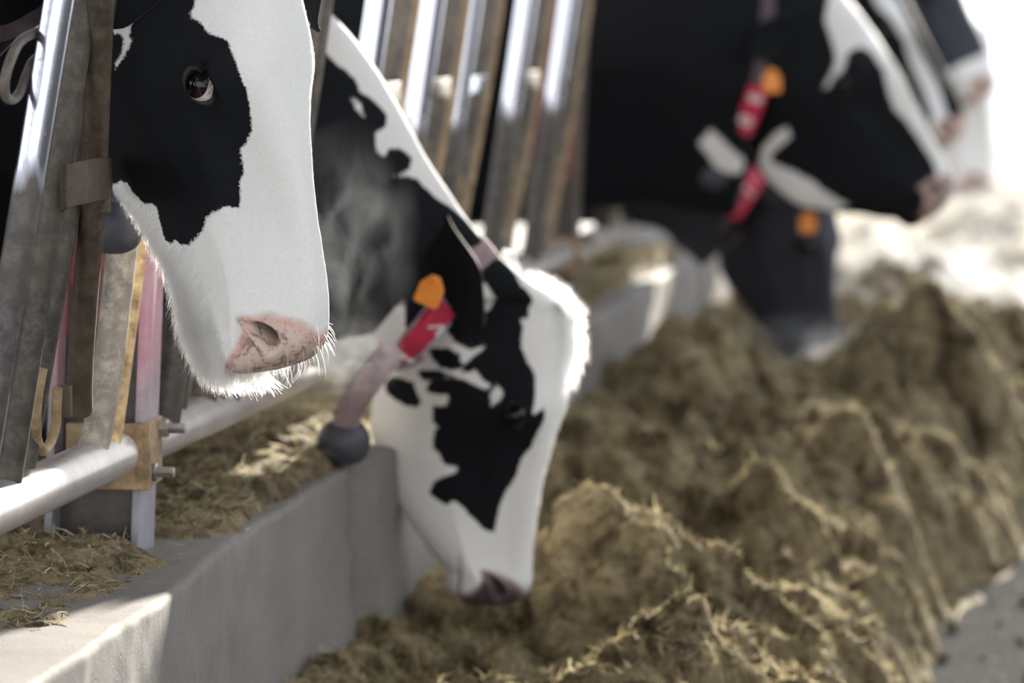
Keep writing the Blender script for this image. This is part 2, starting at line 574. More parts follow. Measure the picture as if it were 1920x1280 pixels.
# ------------------------------------------------------------------ cows
# the head in its own frame: x from the poll to the muzzle, y to the animal's left, z out of the forehead (metres)
#        x      ztop   zbot    wU     wM     wL    pT   pB
HEAD = [(0.551, -0.085, -0.115, 0.022, 0.026, 0.022, 1.0, 1.0),
        (0.548, -0.060, -0.138, 0.042, 0.050, 0.036, 0.8, 0.9),
        (0.541, -0.036, -0.160, 0.054, 0.064, 0.048, 0.7, 0.8),
        (0.526, -0.017, -0.172, 0.056, 0.071, 0.056, 0.65, 0.8),
        (0.500, -0.006, -0.178, 0.052, 0.072, 0.060, 0.65, 0.8),
        (0.475,  0.000, -0.181, 0.046, 0.069, 0.062, 0.65, 0.8),
        (0.440,  0.004, -0.188, 0.041, 0.063, 0.060, 0.65, 0.8),
        (0.400,  0.006, -0.204, 0.039, 0.058, 0.056, 0.6, 0.8),
        (0.350,  0.008, -0.234, 0.042, 0.060, 0.054, 0.6, 0.8),
        (0.300,  0.010, -0.268, 0.052, 0.068, 0.054, 0.6, 0.8),
        (0.255,  0.012, -0.292, 0.068, 0.080, 0.056, 0.55, 0.8),
        (0.210,  0.015, -0.308, 0.088, 0.090, 0.062, 0.55, 0.8),
        (0.165,  0.019, -0.318, 0.098, 0.096, 0.066, 0.55, 0.8),
        (0.115,  0.022, -0.324, 0.100, 0.097, 0.072, 0.55, 0.8),
        (0.060,  0.022, -0.326, 0.094, 0.094, 0.078, 0.6, 0.8),
        (0.010,  0.014, -0.324, 0.082, 0.094, 0.086, 0.7, 0.8)]
HX = np.array([h[0] for h in HEAD])
EYE = np.array([0.200, -0.092, -0.062])
NOS = np.array([0.505, -0.048, -0.054])

def rot(yaw, pitch, roll=0.0):
    cz, sz, cy, sy, cx, sx = math.cos(yaw), math.sin(yaw), math.cos(pitch), math.sin(pitch), math.cos(roll), math.sin(roll)
    return np.array([[cz, -sz, 0], [sz, cz, 0], [0, 0, 1]]) @ np.array([[cy, 0, sy], [0, 1, 0], [-sy, 0, cy]]) @ np.array([[1, 0, 0], [0, cx, -sx], [0, sx, cx]])

def catmull(A, s):
    """rows of A at the float indices s"""
    A = np.asarray(A, float)
    n = len(A)
    i = np.clip(np.floor(s).astype(int), 0, n - 2)
    t = (s - i)[:, None]
    p0, p1, p2, p3 = A[np.maximum(i - 1, 0)], A[i], A[i + 1], A[np.minimum(i + 2, n - 1)]
    m1, m2 = (p2 - p0) / 2, (p3 - p1) / 2
    return (2 * t**3 - 3 * t**2 + 1) * p1 + (t**3 - 2 * t**2 + t) * m1 + (-2 * t**3 + 3 * t**2) * p2 + (t**3 - t**2) * m2

def gauss(d2, r):
    return np.exp(-d2 / (2 * r * r))

def sculpt(P, wide=True):
    """eye sockets, brows, cheek muscles, nostrils and mouth, in the head's frame; returns P, skin, dark"""
    x, y, z = P[:, 0], P[:, 1].copy(), P[:, 2].copy()
    xo = x.copy()
    sg = np.sign(y) + (y == 0)
    ay = np.abs(y)
    # brow ridge and socket
    d2 = (x - 0.185)**2 + (ay - 0.078)**2 + (z + 0.028)**2
    b = gauss(d2, 0.028)
    y += sg * b * 0.014; z += b * 0.012
    d2 = (x - EYE[0] - 0.008)**2 + (z - EYE[2] - 0.002)**2
    y += sg * gauss(d2, 0.030) * 0.010 * (ay > 0.04)
    # hollow below and before the eye, facial crest
    d2 = ((x - 0.27) / 1.6)**2 + (z + 0.050)**2
    y -= sg * gauss(d2, 0.020) * 0.006 * smooth(0.02, 0.05, ay)
    d2 = ((x - 0.30) / 3.2)**2 + (z + 0.092)**2
    y += sg * gauss(d2, 0.014) * 0.006 * smooth(0.02, 0.05, ay)
    # cheek muscle
    d2 = ((x - 0.13) / 1.3)**2 + ((z + 0.185) / 1.2)**2
    y += sg * gauss(d2, 0.045) * 0.014 * smooth(0.02, 0.05, ay)
    # eye opening: an ellipse pushed in, lids raised around it
    ex, ez = x - EYE[0], z - EYE[2]
    ca, sa = math.cos(0.30), math.sin(0.30)
    u, v = ex * ca + ez * sa, -ex * sa + ez * ca
    q = np.sqrt((u / 0.0195)**2 + (v / np.where(v > 0, 0.0125, 0.0145))**2)
    side = smooth(0.05, 0.07, ay)
    y += sg * side * (0.0040 * np.exp(-((q - 1.25) / 0.28)**2) + 0.0022 * np.exp(-((q - 1.75) / 0.18)**2) * (v > 0))
    y -= sg * side * 0.020 * (1 - smooth(0.80, 1.08, q))
    lid = side * (1 - smooth(1.15, 1.35, q))
    # nostril: comma shaped pit opening forward and outward
    nx, ny, nz = x - NOS[0], ay - abs(NOS[1]), z - NOS[2]
    arc = nz + 0.010 * np.sin((nx) * 60)
    qn = np.sqrt(((nx + 0.35 * nz) / 0.021)**2 + ((nz - 0.62 * nx + 18 * nx * nx) / 0.0105)**2 + (ny / 0.03)**2)
    pit = 1 - smooth(0.55, 1.05, qn)
    y -= sg * pit * 0.022
    xo = xo - pit * 0.006
    y += sg * 0.006 * np.exp(-((qn - 1.45) / 0.35)**2)
    xo = xo + 0.002 * np.exp(-((qn - 1.45) / 0.35)**2)
    # groove from the nostril to the side of the muzzle
    # mouth
    mz = -0.125 - 0.10 * (0.52 - x) * (x > 0.40)
    mline = np.exp(-((z - mz) / 0.0045)**2) * smooth(0.455, 0.50, x)
    y -= sg * mline * 0.006
    xo = xo - mline * 0.006 * smooth(0.50, 0.535, x)
    lip = np.exp(-((z - mz - 0.016) / 0.011)**2) * smooth(0.44, 0.50, x)
    y += sg * lip * 0.003
    # chin
    d2 = (x - 0.475)**2 + (z + 0.172)**2
    z -= gauss(d2, 0.022) * 0.006
    # middle groove of the nose plate
    plate = smooth(0.485, 0.50, x)
    xo = xo - plate * 0.004 * np.exp(-(y / 0.005)**2) * (z > -0.12) * smooth(0.515, 0.53, x)
    skin = smooth(-0.006, 0.026, x - (0.499 + 1.1 * np.maximum(0, -0.072 - z) - 0.022 * np.exp(-((ay - 0.052) / 0.02)**2) + 0.012 * np.exp(-(ay / 0.02)**2))) * smooth(-0.135, -0.118, z)
    skin = np.maximum(skin, 0.9 * (1 - smooth(1.2, 2.0, qn)))
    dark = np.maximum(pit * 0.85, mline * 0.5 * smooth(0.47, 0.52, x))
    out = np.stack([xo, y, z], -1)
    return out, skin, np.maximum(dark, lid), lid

def poly_sdf(u, v, poly):
    """signed distance to a closed polygon, > 0 inside"""
    poly = np.asarray(poly, float)
    a, b = poly, np.roll(poly, -1, 0)
    best = np.full(len(u), 1e9)
    inside = np.zeros(len(u), bool)
    for (ax, ay_), (bx, by_) in zip(a, b):
        ex, ey = bx - ax, by_ - ay_
        t = np.clip(((u - ax) * ex + (v - ay_) * ey) / (ex * ex + ey * ey + 1e-12), 0, 1)
        best = np.minimum(best, (u - ax - t * ex)**2 + (v - ay_ - t * ey)**2)
        c = (ay_ > v) != (by_ > v)
        inside ^= c & (u < ex * (v - ay_) / (ey if abs(ey) > 1e-12 else 1e-12) + ax)
    return np.sqrt(best) * np.where(inside, 1, -1)

def coat_uv(s, th):
    """coat coordinates in metres, roughly: along the animal and around it (negative on its right side)"""
    x = np.interp(s, np.arange(len(HEAD)), HX)
    a = np.where(s <= len(HEAD) - 1, x, HX[-1] - (s - (len(HEAD) - 1)) * 0.14)
    return a, th * 0.13

def cow_surface(R, O, sc, body, cell=0.004, nth=200, jaw=None, head=None, top=None):
    """rows of rings: from the nose over head, neck and trunk; body = stations (top, bottom, lateral, wU, wM, wL) in world space"""
    H = head or HEAD
    T, B, L, W = [], [], [], []
    for (x, zt, zb, a, b, c, pt, pb) in H:
        if jaw:
            zb = zb * np.interp(x, [0.0, 0.15, 0.35, 0.5], [jaw[0], jaw[0], jaw[1], jaw[2]])
        if top:            # the individual's own profile: (x, z of forehead line), (x, z of jaw line)
            (tx, tz), (bx, bz) = top
            zt = np.interp(x, tx, tz) if x <= 0.5 else zt + tz[-1] + 0.006
            zb = np.interp(x, bx, bz) if x <= 0.5 else zb * (bz[-1] / -0.178)
        T.append(R @ (np.array([x, 0, zt]) * sc) + O); B.append(R @ (np.array([x, 0, zb]) * sc) + O)
        L.append(R @ np.array([0, 1.0, 0])); W.append((a * sc, b * sc, c * sc, pt, pb))
    for (t, b_, l, a, b, c) in body:
        T.append(np.array(t, float)); B.append(np.array(b_, float)); L.append(np.array(l, float) / np.linalg.norm(l)); W.append((a, b, c, 0.85, 0.85))
    T, B, L, W = map(np.array, (T, B, L, W))
    s = [0.0]
    mid = (T + B) / 2
    for i in range(len(T) - 1):
        d = max(np.linalg.norm(T[i + 1] - T[i]), np.linalg.norm(mid[i + 1] - mid[i]))
        n = max(2, int(d / (cell if i < len(H) else max(cell * 2.2, 0.008))))
        s += list(i + (np.arange(n) + 1) / n)
    s = np.array(s)
    Ts, Bs, Ls, Ws = catmull(T, s), catmull(B, s), catmull(L, s), catmull(W, s)
    Ls /= np.linalg.norm(Ls, axis=1)[:, None]
    th = (np.arange(nth) + 0.5) / nth * 2 * math.pi - math.pi       # 0 = dorsal, +-pi = ventral
    TH, SS = np.meshgrid(th, s)
    v = (1 - np.cos(TH)) / 2
    w = np.empty_like(v)
    for r in range(len(s)):
        w[r] = np.interp(v[r], [0, 0.15, 0.5, 0.85, 1], [Ws[r, 0] * 0.97, Ws[r, 0], Ws[r, 1], Ws[r, 2], Ws[r, 2] * 0.97])
        k = np.interp(v[r], [0, 0.3, 0.7, 1], [Ws[r, 3], 1, 1, Ws[r, 4]])
        w[r] *= np.abs(np.sin(TH[r]))**k * np.sign(np.sin(TH[r]))
    P = Ts[:, None, :] + (Bs - Ts)[:, None, :] * v[..., None] + Ls[:, None, :] * w[..., None]
    return P, SS, TH, s, th

def build_cow(name, label, head_pose, body, cell, nth, polys, mat, white_polys=(), group=None, base=None, all_black=None, dark_nose=0.0, jaw=None, ears=(), legs=True, noise_amp=0.0015, top=None, trunk_bias=0.02):
    """polys: outlines of the black patches in coat coordinates; returns root and helpers"""
    yaw, pitch, roll, O, sc = head_pose
    R = rot(math.radians(yaw), math.radians(pitch), math.radians(roll))
    O = np.array(O, float)
    P, SS, TH, s, th = cow_surface(R, O, sc, body, cell, nth, jaw, top=top)
    nr, nc = SS.shape
    V = P.reshape(-1, 3)
    loc = (V - O) @ R / sc
    hs = (SS.ravel() <= len(HEAD) - 1 + 1.2)
    new, skin, dark, lid = sculpt(loc)
    fade = (1 - smooth(len(HEAD) - 2.5, len(HEAD) - 1.0, SS.ravel()))[:, None]
    loc2 = loc + (new - loc) * fade * (np.abs(new - loc) < 0.05)
    V2 = loc2 @ R.T * sc + O
    skin *= fade[:, 0]; dark *= fade[:, 0]; lid *= fade[:, 0]
    nrm_amp = fbm(V2 * 14, 3, 5)[:, None]
    C = P.mean(1, keepdims=True).repeat(nc, 1).reshape(-1, 3)
    dirn = V2 - C
    dirn /= np.linalg.norm(dirn, axis=1)[:, None] + 1e-9
    V2 = V2 + dirn * nrm_amp * noise_amp * (1 - skin[:, None])
    ua, ub = coat_uv(SS.ravel(), TH.ravel())
    if all_black is None:
        pat = np.full(len(ua), -0.5)
    else:
        pat = np.full(len(ua), all_black)
    for po in polys:
        pat = np.maximum(pat, poly_sdf(ua, ub, po))
    # body behind the neck: large irregular black and white patches
    trunk = SS.ravel() > len(HEAD) + 4.5
    pat = np.where(trunk, fbm(V2 * 2.2 + O[1], 3, 8) * 0.10 + trunk_bias, pat)
    for po in white_polys:
        pat = np.minimum(pat, -poly_sdf(ua, ub, po))
    if dark_nose:
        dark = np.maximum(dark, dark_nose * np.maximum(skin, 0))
    # faces
    i = np.arange(nr - 1)[:, None] * nc
    j = np.arange(nc)[None, :]
    j2 = (j + 1) % nc
    F = np.stack([i + j, i + j2, i + nc + j2, i + nc + j], -1).reshape(-1, 4)
    n0 = len(V2)
    caps = np.stack([V2[:nc].mean(0), V2[-nc:].mean(0)])
    V2 = np.concatenate([V2, caps])
    jj = np.arange(nc)
    F0 = np.stack([np.full(nc, n0), (jj + 1) % nc, jj, jj], -1)
    F1 = np.stack([np.full(nc, n0 + 1), (nr - 1) * nc + jj, (nr - 1) * nc + (jj + 1) % nc, (nr - 1) * nc + jj], -1)
    attrs = [np.concatenate([a, a[:1], a[-1:]]) for a in (pat, skin, dark, lid)]
    mb_V, mb_F, mb_A = [V2], [F], [attrs[:3]]
    tris = [F0[:, :3], F1[:, :3]]
    tot = len(V2)
    extra_V, extra_F, extra_A = [], [], []
    for (eV, eF, ea) in list(ears) + (cow_legs(body) if legs else []):
        extra_V.append(eV); extra_F.append(eF + tot); extra_A.append(ea); tot += len(eV)
    VV = np.concatenate([V2] + extra_V)
    quads = np.concatenate([F] + extra_F)
    me = bpy.data.meshes.new(name)
    tri = np.concatenate(tris)
    me.vertices.add(len(VV)); me.vertices.foreach_set('co', VV.astype(np.float32).ravel())
    nl = quads.size + tri.size
    me.loops.add(nl)
    me.loops.foreach_set('vertex_index', np.concatenate([quads.ravel(), tri.ravel()]).astype(np.int32))
    me.polygons.add(len(quads) + len(tri))
    ls = np.concatenate([np.arange(len(quads)) * 4, quads.size + np.arange(len(tri)) * 3]).astype(np.int32)
    me.polygons.foreach_set('loop_start', ls)
    me.polygons.foreach_set('loop_total', np.concatenate([np.full(len(quads), 4), np.full(len(tri), 3)]).astype(np.int32))
    me.update(calc_edges=True)
    me.polygons.foreach_set('use_smooth', np.ones(len(me.polygons), bool))
    for k, nm in enumerate(('patch', 'skin', 'dark')):
        a = me.attributes.new(nm, 'FLOAT', 'POINT')
        arr = np.concatenate([attrs[k]] + [np.full(len(e), ea[k]) if np.ndim(ea[k]) == 0 else ea[k] for e, ea in zip(extra_V, extra_A)])
        a.data.foreach_set('value', arr.astype(np.float32))
    b = base if base is not None else (body[-2][1][0], body[-2][1][1], 0.0)
    root = thing(name, label, 'cow', b, group)
    put('body', me, mat, root)
    info = dict(R=R, O=O, sc=sc, V=V2, nr=nr, nc=nc, SS=SS, TH=TH, pat=attrs[0], skin=attrs[1], dark=attrs[2], lid=attrs[3], uv=(ua, ub))
    return root, info

def tube_piece(pts, rs, lat_scale=1.0, n=18, attr=(0.5, 0.0, 0.0)):
    mb = MB().sweep(pts, 1.0, n, rs=rs, cap=False)
    V = np.concatenate(mb.V); F = np.concatenate(mb.F)
    return V, F, attr

def cow_legs(body):
    """four tapering jointed legs under the trunk, feet on the slurry alley"""
    out = []
    ch = body[-4]; ru = body[-2]
    def mid(bd): return (np.array(bd[0]) + np.array(bd[1])) / 2
    for bd, front in ((ch, True), (ru, False)):
        c = mid(bd); lat = np.array(bd[2], float); lat /= np.linalg.norm(lat)
        fw = np.array([lat[1], -lat[0], 0.0])
        h = c[2]
        for sd in (-1, 1):
            p0 = c + lat * sd * 0.19 - np.array([0, 0, 0.12])
            if front:
                k = [(0, 0.0, 0.13), (0.02, 0.25, 0.095), (0.0, 0.50, 0.055), (0.01, 0.58, 0.055), (0, 0.70, 0.036), (0, 0.85, 0.038), (0.02, 0.93, 0.05), (0.03, 1.0, 0.062)]
            else:
                k = [(0, 0.0, 0.17), (0.06, 0.22, 0.13), (-0.02, 0.42, 0.07), (-0.08, 0.55, 0.050), (-0.06, 0.64, 0.042), (-0.03, 0.80, 0.037), (0.0, 0.92, 0.05), (0.02, 1.0, 0.062)]
            pts = [p0 + fw * a - np.array([0, 0, (p0[2] - 0.03) * b]) for a, b, r in k]
            s = np.linspace(0, len(k) - 1, 36)
            PP = catmull(pts, s)
            rr = catmull([[r] for a, b, r in k], s)[:, 0]
            out.append(tube_piece(PP, rr, attr=(0.5 if front else -0.3, 0.0, 0.0)))
    return out

def ear_piece(base, tip, normal, width, patch=0.5, n=26, m=18, droop=0.0):
    """cupped leaf-shaped ear with a rolled root; normal = the way the cup opens"""
    base, tip, nrm = (np.asarray(v, float) for v in (base, tip, normal))
    ax = tip - base; Lh = np.linalg.norm(ax); ax /= Lh
    nrm = nrm - ax * (nrm @ ax); nrm /= np.linalg.norm(nrm)
    sd = np.cross(ax, nrm)
    rows = []
    for i in range(n):
        t = i / (n - 1)
        w = width * 0.5 * (0.36 + 0.64 * math.sin(min(1, t * 1.35 + 0.02) * math.pi / 2)) * (1 - smooth(0.55, 1.0, np.array([t]))[0] * 0.93)
        cup = 0.55 * (1 - t * 0.6)
        c = base + ax * Lh * t - np.array([0, 0, droop * t * t])
        # closed section: outer back then inner front
        sec = []
        for j in range(m):
            a = j / m * 2 * math.pi
            u = math.cos(a)
            thick = 0.004 + 0.012 * (1 - t)
            y = u * w
            z = (u * u) * w * cup + math.sin(a) * thick * (1 - 0.3 * u * u)
            sec.append(c + sd * y + nrm * (z - w * cup * 0.4))
        rows.append(sec)
    V = np.array(rows).reshape(-1, 3)
    F = np.array([(i * m + j, i * m + (j + 1) % m, (i + 1) * m + (j + 1) % m, (i + 1) * m + j) for i in range(n - 1) for j in range(m)])
    return V, F, (patch, 0.0, 0.0)

def add_eyes(root, info, sides=(-1, 1), back=0.20, dark=0.0):
    R, O, sc = info['R'], info['O'], info['sc']
    n, m = 24, 32
    for sd in sides:
        c = np.array([EYE[0] - 0.001, sd * (abs(EYE[1]) - 0.0045), EYE[2]])
        look = np.array([-back, sd * 0.95, -0.08]); look /= np.linalg.norm(look)
        a = np.cross(look, [0, 0, 1.0]); a /= np.linalg.norm(a); b = np.cross(look, a)
        V, tone = [], []
        for i in range(n):
            ph = i / (n - 1) * math.pi
            for j in range(m):
                q = j / m * 2 * math.pi
                r = 0.0205
                bulge = 0.0016 * math.exp(-(ph / 0.5)**2)
                p = look * math.cos(ph) * (r + bulge) + (a * math.cos(q) + b * math.sin(q)) * math.sin(ph) * r
                V.append(c + p); tone.append(dark + (1 - ph / 1.5 if ph < 1.5 else 0))
        V = np.array(V) @ R.T * sc + O
        F = [(i * m + j, i * m + (j + 1) % m, (i + 1) * m + (j + 1) % m, (i + 1) * m + j) for i in range(n - 1) for j in range(m)]
        me = mesh_from(V, F)
        at_ = me.attributes.new('tone', 'FLOAT', 'POINT')
        at_.data.foreach_set('value', np.array(tone, np.float32))
        put('eye', me, M_EYE, root)

def hl(info, p):
    """head-local point to the world"""
    return info['R'] @ (np.array(p, float) * info['sc']) + info['O']
def hv(info, p):
    return info['R'] @ np.array(p, float)

# ------------------------------------------------------------------ the setting
CURB_X, CURB_Z, FX = -1.07, 0.55, -1.177       # edge and height of the curb, line of the feed barrier

def floor_slab(name, x0, x1, y0, y1, z, mat, nx=2, ny=2, amp=0.0, thick=0.15):
    xs, ys = np.linspace(x0, x1, nx), np.linspace(y0, y1, ny)
    X, Y = np.meshgrid(xs, ys)
    Z = np.full(X.shape, z) + (fbm(np.stack([X.ravel() * 3, Y.ravel() * 3, X.ravel() * 0], -1), 3, 2).reshape(X.shape) * amp if amp else 0)
    V = np.stack([X, Y, Z], -1).reshape(-1, 3)
    F = [(j * nx + i, j * nx + i + 1, (j + 1) * nx + i + 1, (j + 1) * nx + i) for j in range(ny - 1) for i in range(nx - 1)]
    mb = MB().add(V, F)
    mb.box(((x0 + x1) / 2, (y0 + y1) / 2, z - thick / 2 - 0.02 - amp), (x1 - x0, y1 - y0, thick))
    return mb.build(name, mat, flat=True, kind='structure')
floor_slab('floor', -0.98, 4.5, 1.0, 70, 0.0, M_FLOOR)
floor_slab('floor', -14, -1.5, 1.0, 70, 0.05, M_SLURRY)

def build_curb():
    # long bunker wall between alley and cows: rounded nose, uneven poured top and face
    ys = np.concatenate([np.arange(3.0, 13.2, 0.02), np.linspace(13.2, 60, 160)])
    prof = []
    for k in range(26):
        prof.append((CURB_X, 0.0 + k / 25 * (CURB_Z - 0.012), 1))
    for k in range(1, 7):
        a = k / 6 * math.pi / 2
        prof.append((CURB_X - 0.012 + 0.012 * math.cos(a), CURB_Z - 0.012 + 0.012 * math.sin(a), 1))
    for k in range(1, 16):
        prof.append((CURB_X - 0.012 - k / 15 * 0.42, CURB_Z, 1))
    prof.append((CURB_X - 0.46, CURB_Z - 0.03, 1)); prof.append((CURB_X - 0.46, 0.0, 1))
    prof = np.array(prof)
    n = len(prof)
    P = np.zeros((len(ys), n, 3))
    P[..., 0] = prof[None, :, 0]; P[..., 2] = prof[None, :, 1]; P[..., 1] = ys[:, None]
    V = P.reshape(-1, 3)
    nz = fbm(V * np.array([5, 1.6, 3]), 4, 31) * 0.003 + fbm(V * np.array([20, 12, 20]), 3, 37) * 0.0012
    # a shuttering joint every few metres
    for jy in (2.95, 5.86, 8.77, 11.7):
        g = np.exp(-((V[:, 1] - jy) / 0.012)**2)
        nz -= g * 0.012
        nz += 0.012 * smooth(jy - 0.02, jy + 0.02, V[:, 1]) * (1 - smooth(jy + 1.2, jy + 2.2, V[:, 1]))
    # one jagged crack in the face and chips on the nose
        V[:, 0] += np.where(V[:, 0] > CURB_X - 0.03, nz, 0)
    V[:, 2] += np.where((V[:, 2] > CURB_Z - 0.02), nz * 0.7, 0)
    F = [(j * n + i, (j + 1) * n + i, (j + 1) * n + i + 1, j * n + i + 1) for j in range(len(ys) - 1) for i in range(n - 1)]
    o = MB().add(V, F).build('trim_1', M_CONC, kind='structure')
    mb = MB()
    for y0, z0, y1, z1 in ((4.17, 0.527, 4.25, 0.531), (4.25, 0.531, 4.33, 0.522), (4.335, 0.519, 4.39, 0.513), (4.40, 0.512, 4.46, 0.520)):
        m = 9
        ts = np.linspace(0, 1, m)
        pts = [(CURB_X - 0.0005 + 0.004, y0 + (y1 - y0) * t, z0 + (z1 - z0) * t + math.sin(t * 17 + y0 * 50) * 0.0022) for t in ts]
        mb.sweep(pts, 0.0022, 6, rs=[0.0009 + 0.0026 * abs(math.sin(i * 2.1 + y0 * 9)) for i in range(m)])
    mb.build('crack', simple('crack_shadow', (0.02, 0.02, 0.02), (0.05, 0.045, 0.04)), o)
    return o
curb = build_curb()

# ------------------------------------------------------------------ feed barrier
LEAN = 0.15
def fence_x(z): return FX + LEAN * (z - 0.69)
def fpt(y, z, off=0.0): return np.array([fence_x(z) + off, y, z])
def on_fence(px, py, off=0.0):
    d = ray(px, py)
    # cP + t d with x = FX + off + LEAN (z - 0.69)
    t = (FX + off + LEAN * (CAM_Z - 0.69) - cP[0]) / (d[0] - LEAN * d[2])
    return cP + d * t
RAIL_Z, TOP_Z = 0.685, 1.62
POSTS = [0.33, 4.82, 9.30, 13.80, 18.3]
FG = 'steel tubes of the feed barrier'

def bent(pts, n=8):
    P = np.array(pts, float)
    return catmull(P, np.linspace(0, len(P) - 1, n * (len(P) - 1) + 1))

def post(y, label):
    t = thing('steel_post', label, 'post', (-1.222, y, CURB_Z), 'steel posts of the feed barrier')
    h = 1.35; xc = -1.222
    w = 0.115
    mb = MB().box((xc, y, CURB_Z + h / 2 - 0.01), (w, 0.008, h)).box((xc, y, CURB_Z + 0.004), (0.12, 0.12, 0.010), bev=0.002)
    mb.build('web', M_BEAM, t)
    for sx in (1, -1):
        MB().box((xc + sx * w / 2, y, CURB_Z + h / 2 - 0.012), (0.011, 0.088, h), bev=0.002).build('flange', M_FLANGE if y < 6 else M_STEEL, t)
    # clamp plate with its bolts
    cl = MB().box((xc + 0.03, y - 0.062, RAIL_Z - 0.005), (0.11, 0.010, 0.085), bev=0.002)
    cl.box((xc + w / 2 + 0.012, y - 0.01, RAIL_Z - 0.005), (0.010, 0.115, 0.085), bev=0.002)
    c = cl.build('clamp', M_TAN, t)
    if y < 6 or True:
        for ch in list(t.children):
            if ch.name.startswith(('web', 'flange')):
                for vv in ch.data.vertices:
                    vv.co.x += (vv.co.z) * 0.045
    for dy, dz in ((-0.03, -0.028), (0.035, 0.022)):
        b = MB().lathe((xc + w / 2 + 0.016, y + dy, RAIL_Z + dz), (1, 0, 0), [(0, 0), (0, 0.013), (0.011, 0.013), (0.012, 0.011), (0.012, 0.0075), (0.034, 0.0075), (0.035, 0.0)], 6)
        b.build('bolt', M_BOLT, c)
    return t
post(POSTS[1], 'steel beam post with dirty red web and pink edge, near the front')
post(POSTS[2], 'second steel beam post, blurred, beside the black cow at centre')
post(POSTS[3], 'third steel beam post, far down the barrier behind the cows')

def rail(y0, y1, label, name='bottom_rail', z=RAIL_Z, r=0.030, mat=None, xo=0.0):
    pts = [(fence_x(z) + xo, y, z) for y in np.linspace(y0, y1, 12)]
    ri = np.linspace(y0, y1, 12)
    mb = MB().sweep(pts, r, 28)
    # welded domed end
    for yy, s in ((y0, -1), (y1, 1)):
        mb.lathe((fence_x(z) + xo, yy, z), (0, s, 0), [(0, r), (0.004, r * 0.97), (0.014, r * 0.8), (0.019, r * 0.4), (0.020, 0)], 28)
    o = mb.build(name, mat or M_STEEL_RAIL)
    o['label'] = label; o['category'] = 'rail'; o['group'] = 'long rails of the feed barrier'
    return o
rail(2.5, 4.735, 'thick shiny galvanised bottom rail at lower left, ending at the red post')
rail(4.90, 9.21, 'dusty bottom rail running behind the head of the eating cow')
rail(9.39, 13.7, 'blurred bottom rail beyond the second post')
rail(2.5, 4.735, 'top rail of the nearest barrier bay', 'top_rail', TOP_Z, 0.027)
rail(4.90, 9.21, 'top rail of the middle barrier bay', 'top_rail', TOP_Z, 0.027)
rail(9.39, 13.7, 'top rail of the far barrier bay', 'top_rail', TOP_Z, 0.027)

def tube(name, pts, r, mat, label, cat='tube', parent=None, rs=None, group=FG):
    mb = MB().sweep(pts, r, 22, rs=rs)
    if parent is not None:
        return mb.build(name, mat, parent)
    o = mb.build(name, mat)
    o['label'] = label; o['category'] = cat
    if group: o['group'] = group
    return o

def straight(px0, py0, px1, py1, off=0.0, n=8):
    a, b = on_fence(px0, py0, off), on_fence(px1, py1, off)
    return [a + (b - a) * t for t in np.linspace(0, 1, n)]

# near bay, traced tube by tube at the lower left
def extend(P, k0=0.0, k1=0.0):
    P = list(P); d = P[-1] - P[0]
    return ([P[0] - d * k0] if k0 else []) + P + ([P[-1] + d * k1] if k1 else [])
tube('upright_tube', extend(straight(110, 0, -47, 960, 0.012), 0.42), 0.0170, M_POLISHED, 'shiny polished barrier tube at the far left edge, leaning')
tube('upright_tube', extend(straight(160, 0, 12, 930), 0.42), 0.0150, M_NEAR, 'dull brown barrier tube just right of the polished one')
tube('upright_tube', extend(straight(196, 0, 36, 915, -0.012), 0.42), 0.0150, M_NEAR, 'third muddy barrier tube from the left edge')
t = thing('locking_arm', 'muddy vertical locking arm with rounded lower end and hooked stop', 'locking arm', on_fence(150, 780))
P = [on_fence(190, -160, 0.02), on_fence(188, 0, 0.02), on_fence(181, 200, 0.02), on_fence(173, 400, 0.015), on_fence(160, 550, 0.012), on_fence(150, 700, 0.01), on_fence(150, 765, 0.01)]
mb = MB().sweep(bent(P, 10), 0.0155, 22)
mb.lathe(P[-1], P[-1] - P[-2], [(0, 0.0155), (0.005, 0.0145), (0.009, 0.009), (0.010, 0)], 22)
mb.build('arm_tube', M_BROWN, t)
pl = MB()
pc = on_fence(122, 752, 0.004)
pl.box(pc, (0.016, 0.012, 0.040), bev=0.002)
pl.build('stop_plate', M_BROWN, t)
hook = [on_fence(108, 728, 0.0), on_fence(106, 765, 0.0), on_fence(104, 800, 0.0), on_fence(94, 830, 0.0), on_fence(80, 845, 0.0), on_fence(69, 820, 0.0), on_fence(68, 780, 0.0), on_fence(72, 735, 0.0), on_fence(80, 690, 0.0)]
MB().sweep(bent(hook, 8), 0.006, 14, squash=((0, 1, 0), 1.0)).build('hook', M_TAN, t)
t = thing('locking_arm', 'sunlit tan and grey leaning arm tube ending at the bottom rail', 'locking arm', on_fence(180, 860))
MB().sweep(extend([on_fence(262, 250, -0.01), on_fence(228, 470, -0.008), on_fence(207, 660, -0.004), on_fence(184, 800, 0.0), on_fence(168, 868, 0.0)], 0.6), 0.0190, 24).build('arm_tube', M_DUSTY, t)
MB().sweep(extend([on_fence(282, 300, -0.006), on_fence(254, 480, -0.004), on_fence(231, 660, 0.0), on_fence(212, 800, 0.004), on_fence(200, 858, 0.006)], 0.6), 0.0135, 18).build('edge_bar', M_SUNLIT_GOLD, t)  # added bar, its gold colour stands in for the arm's sunlit side
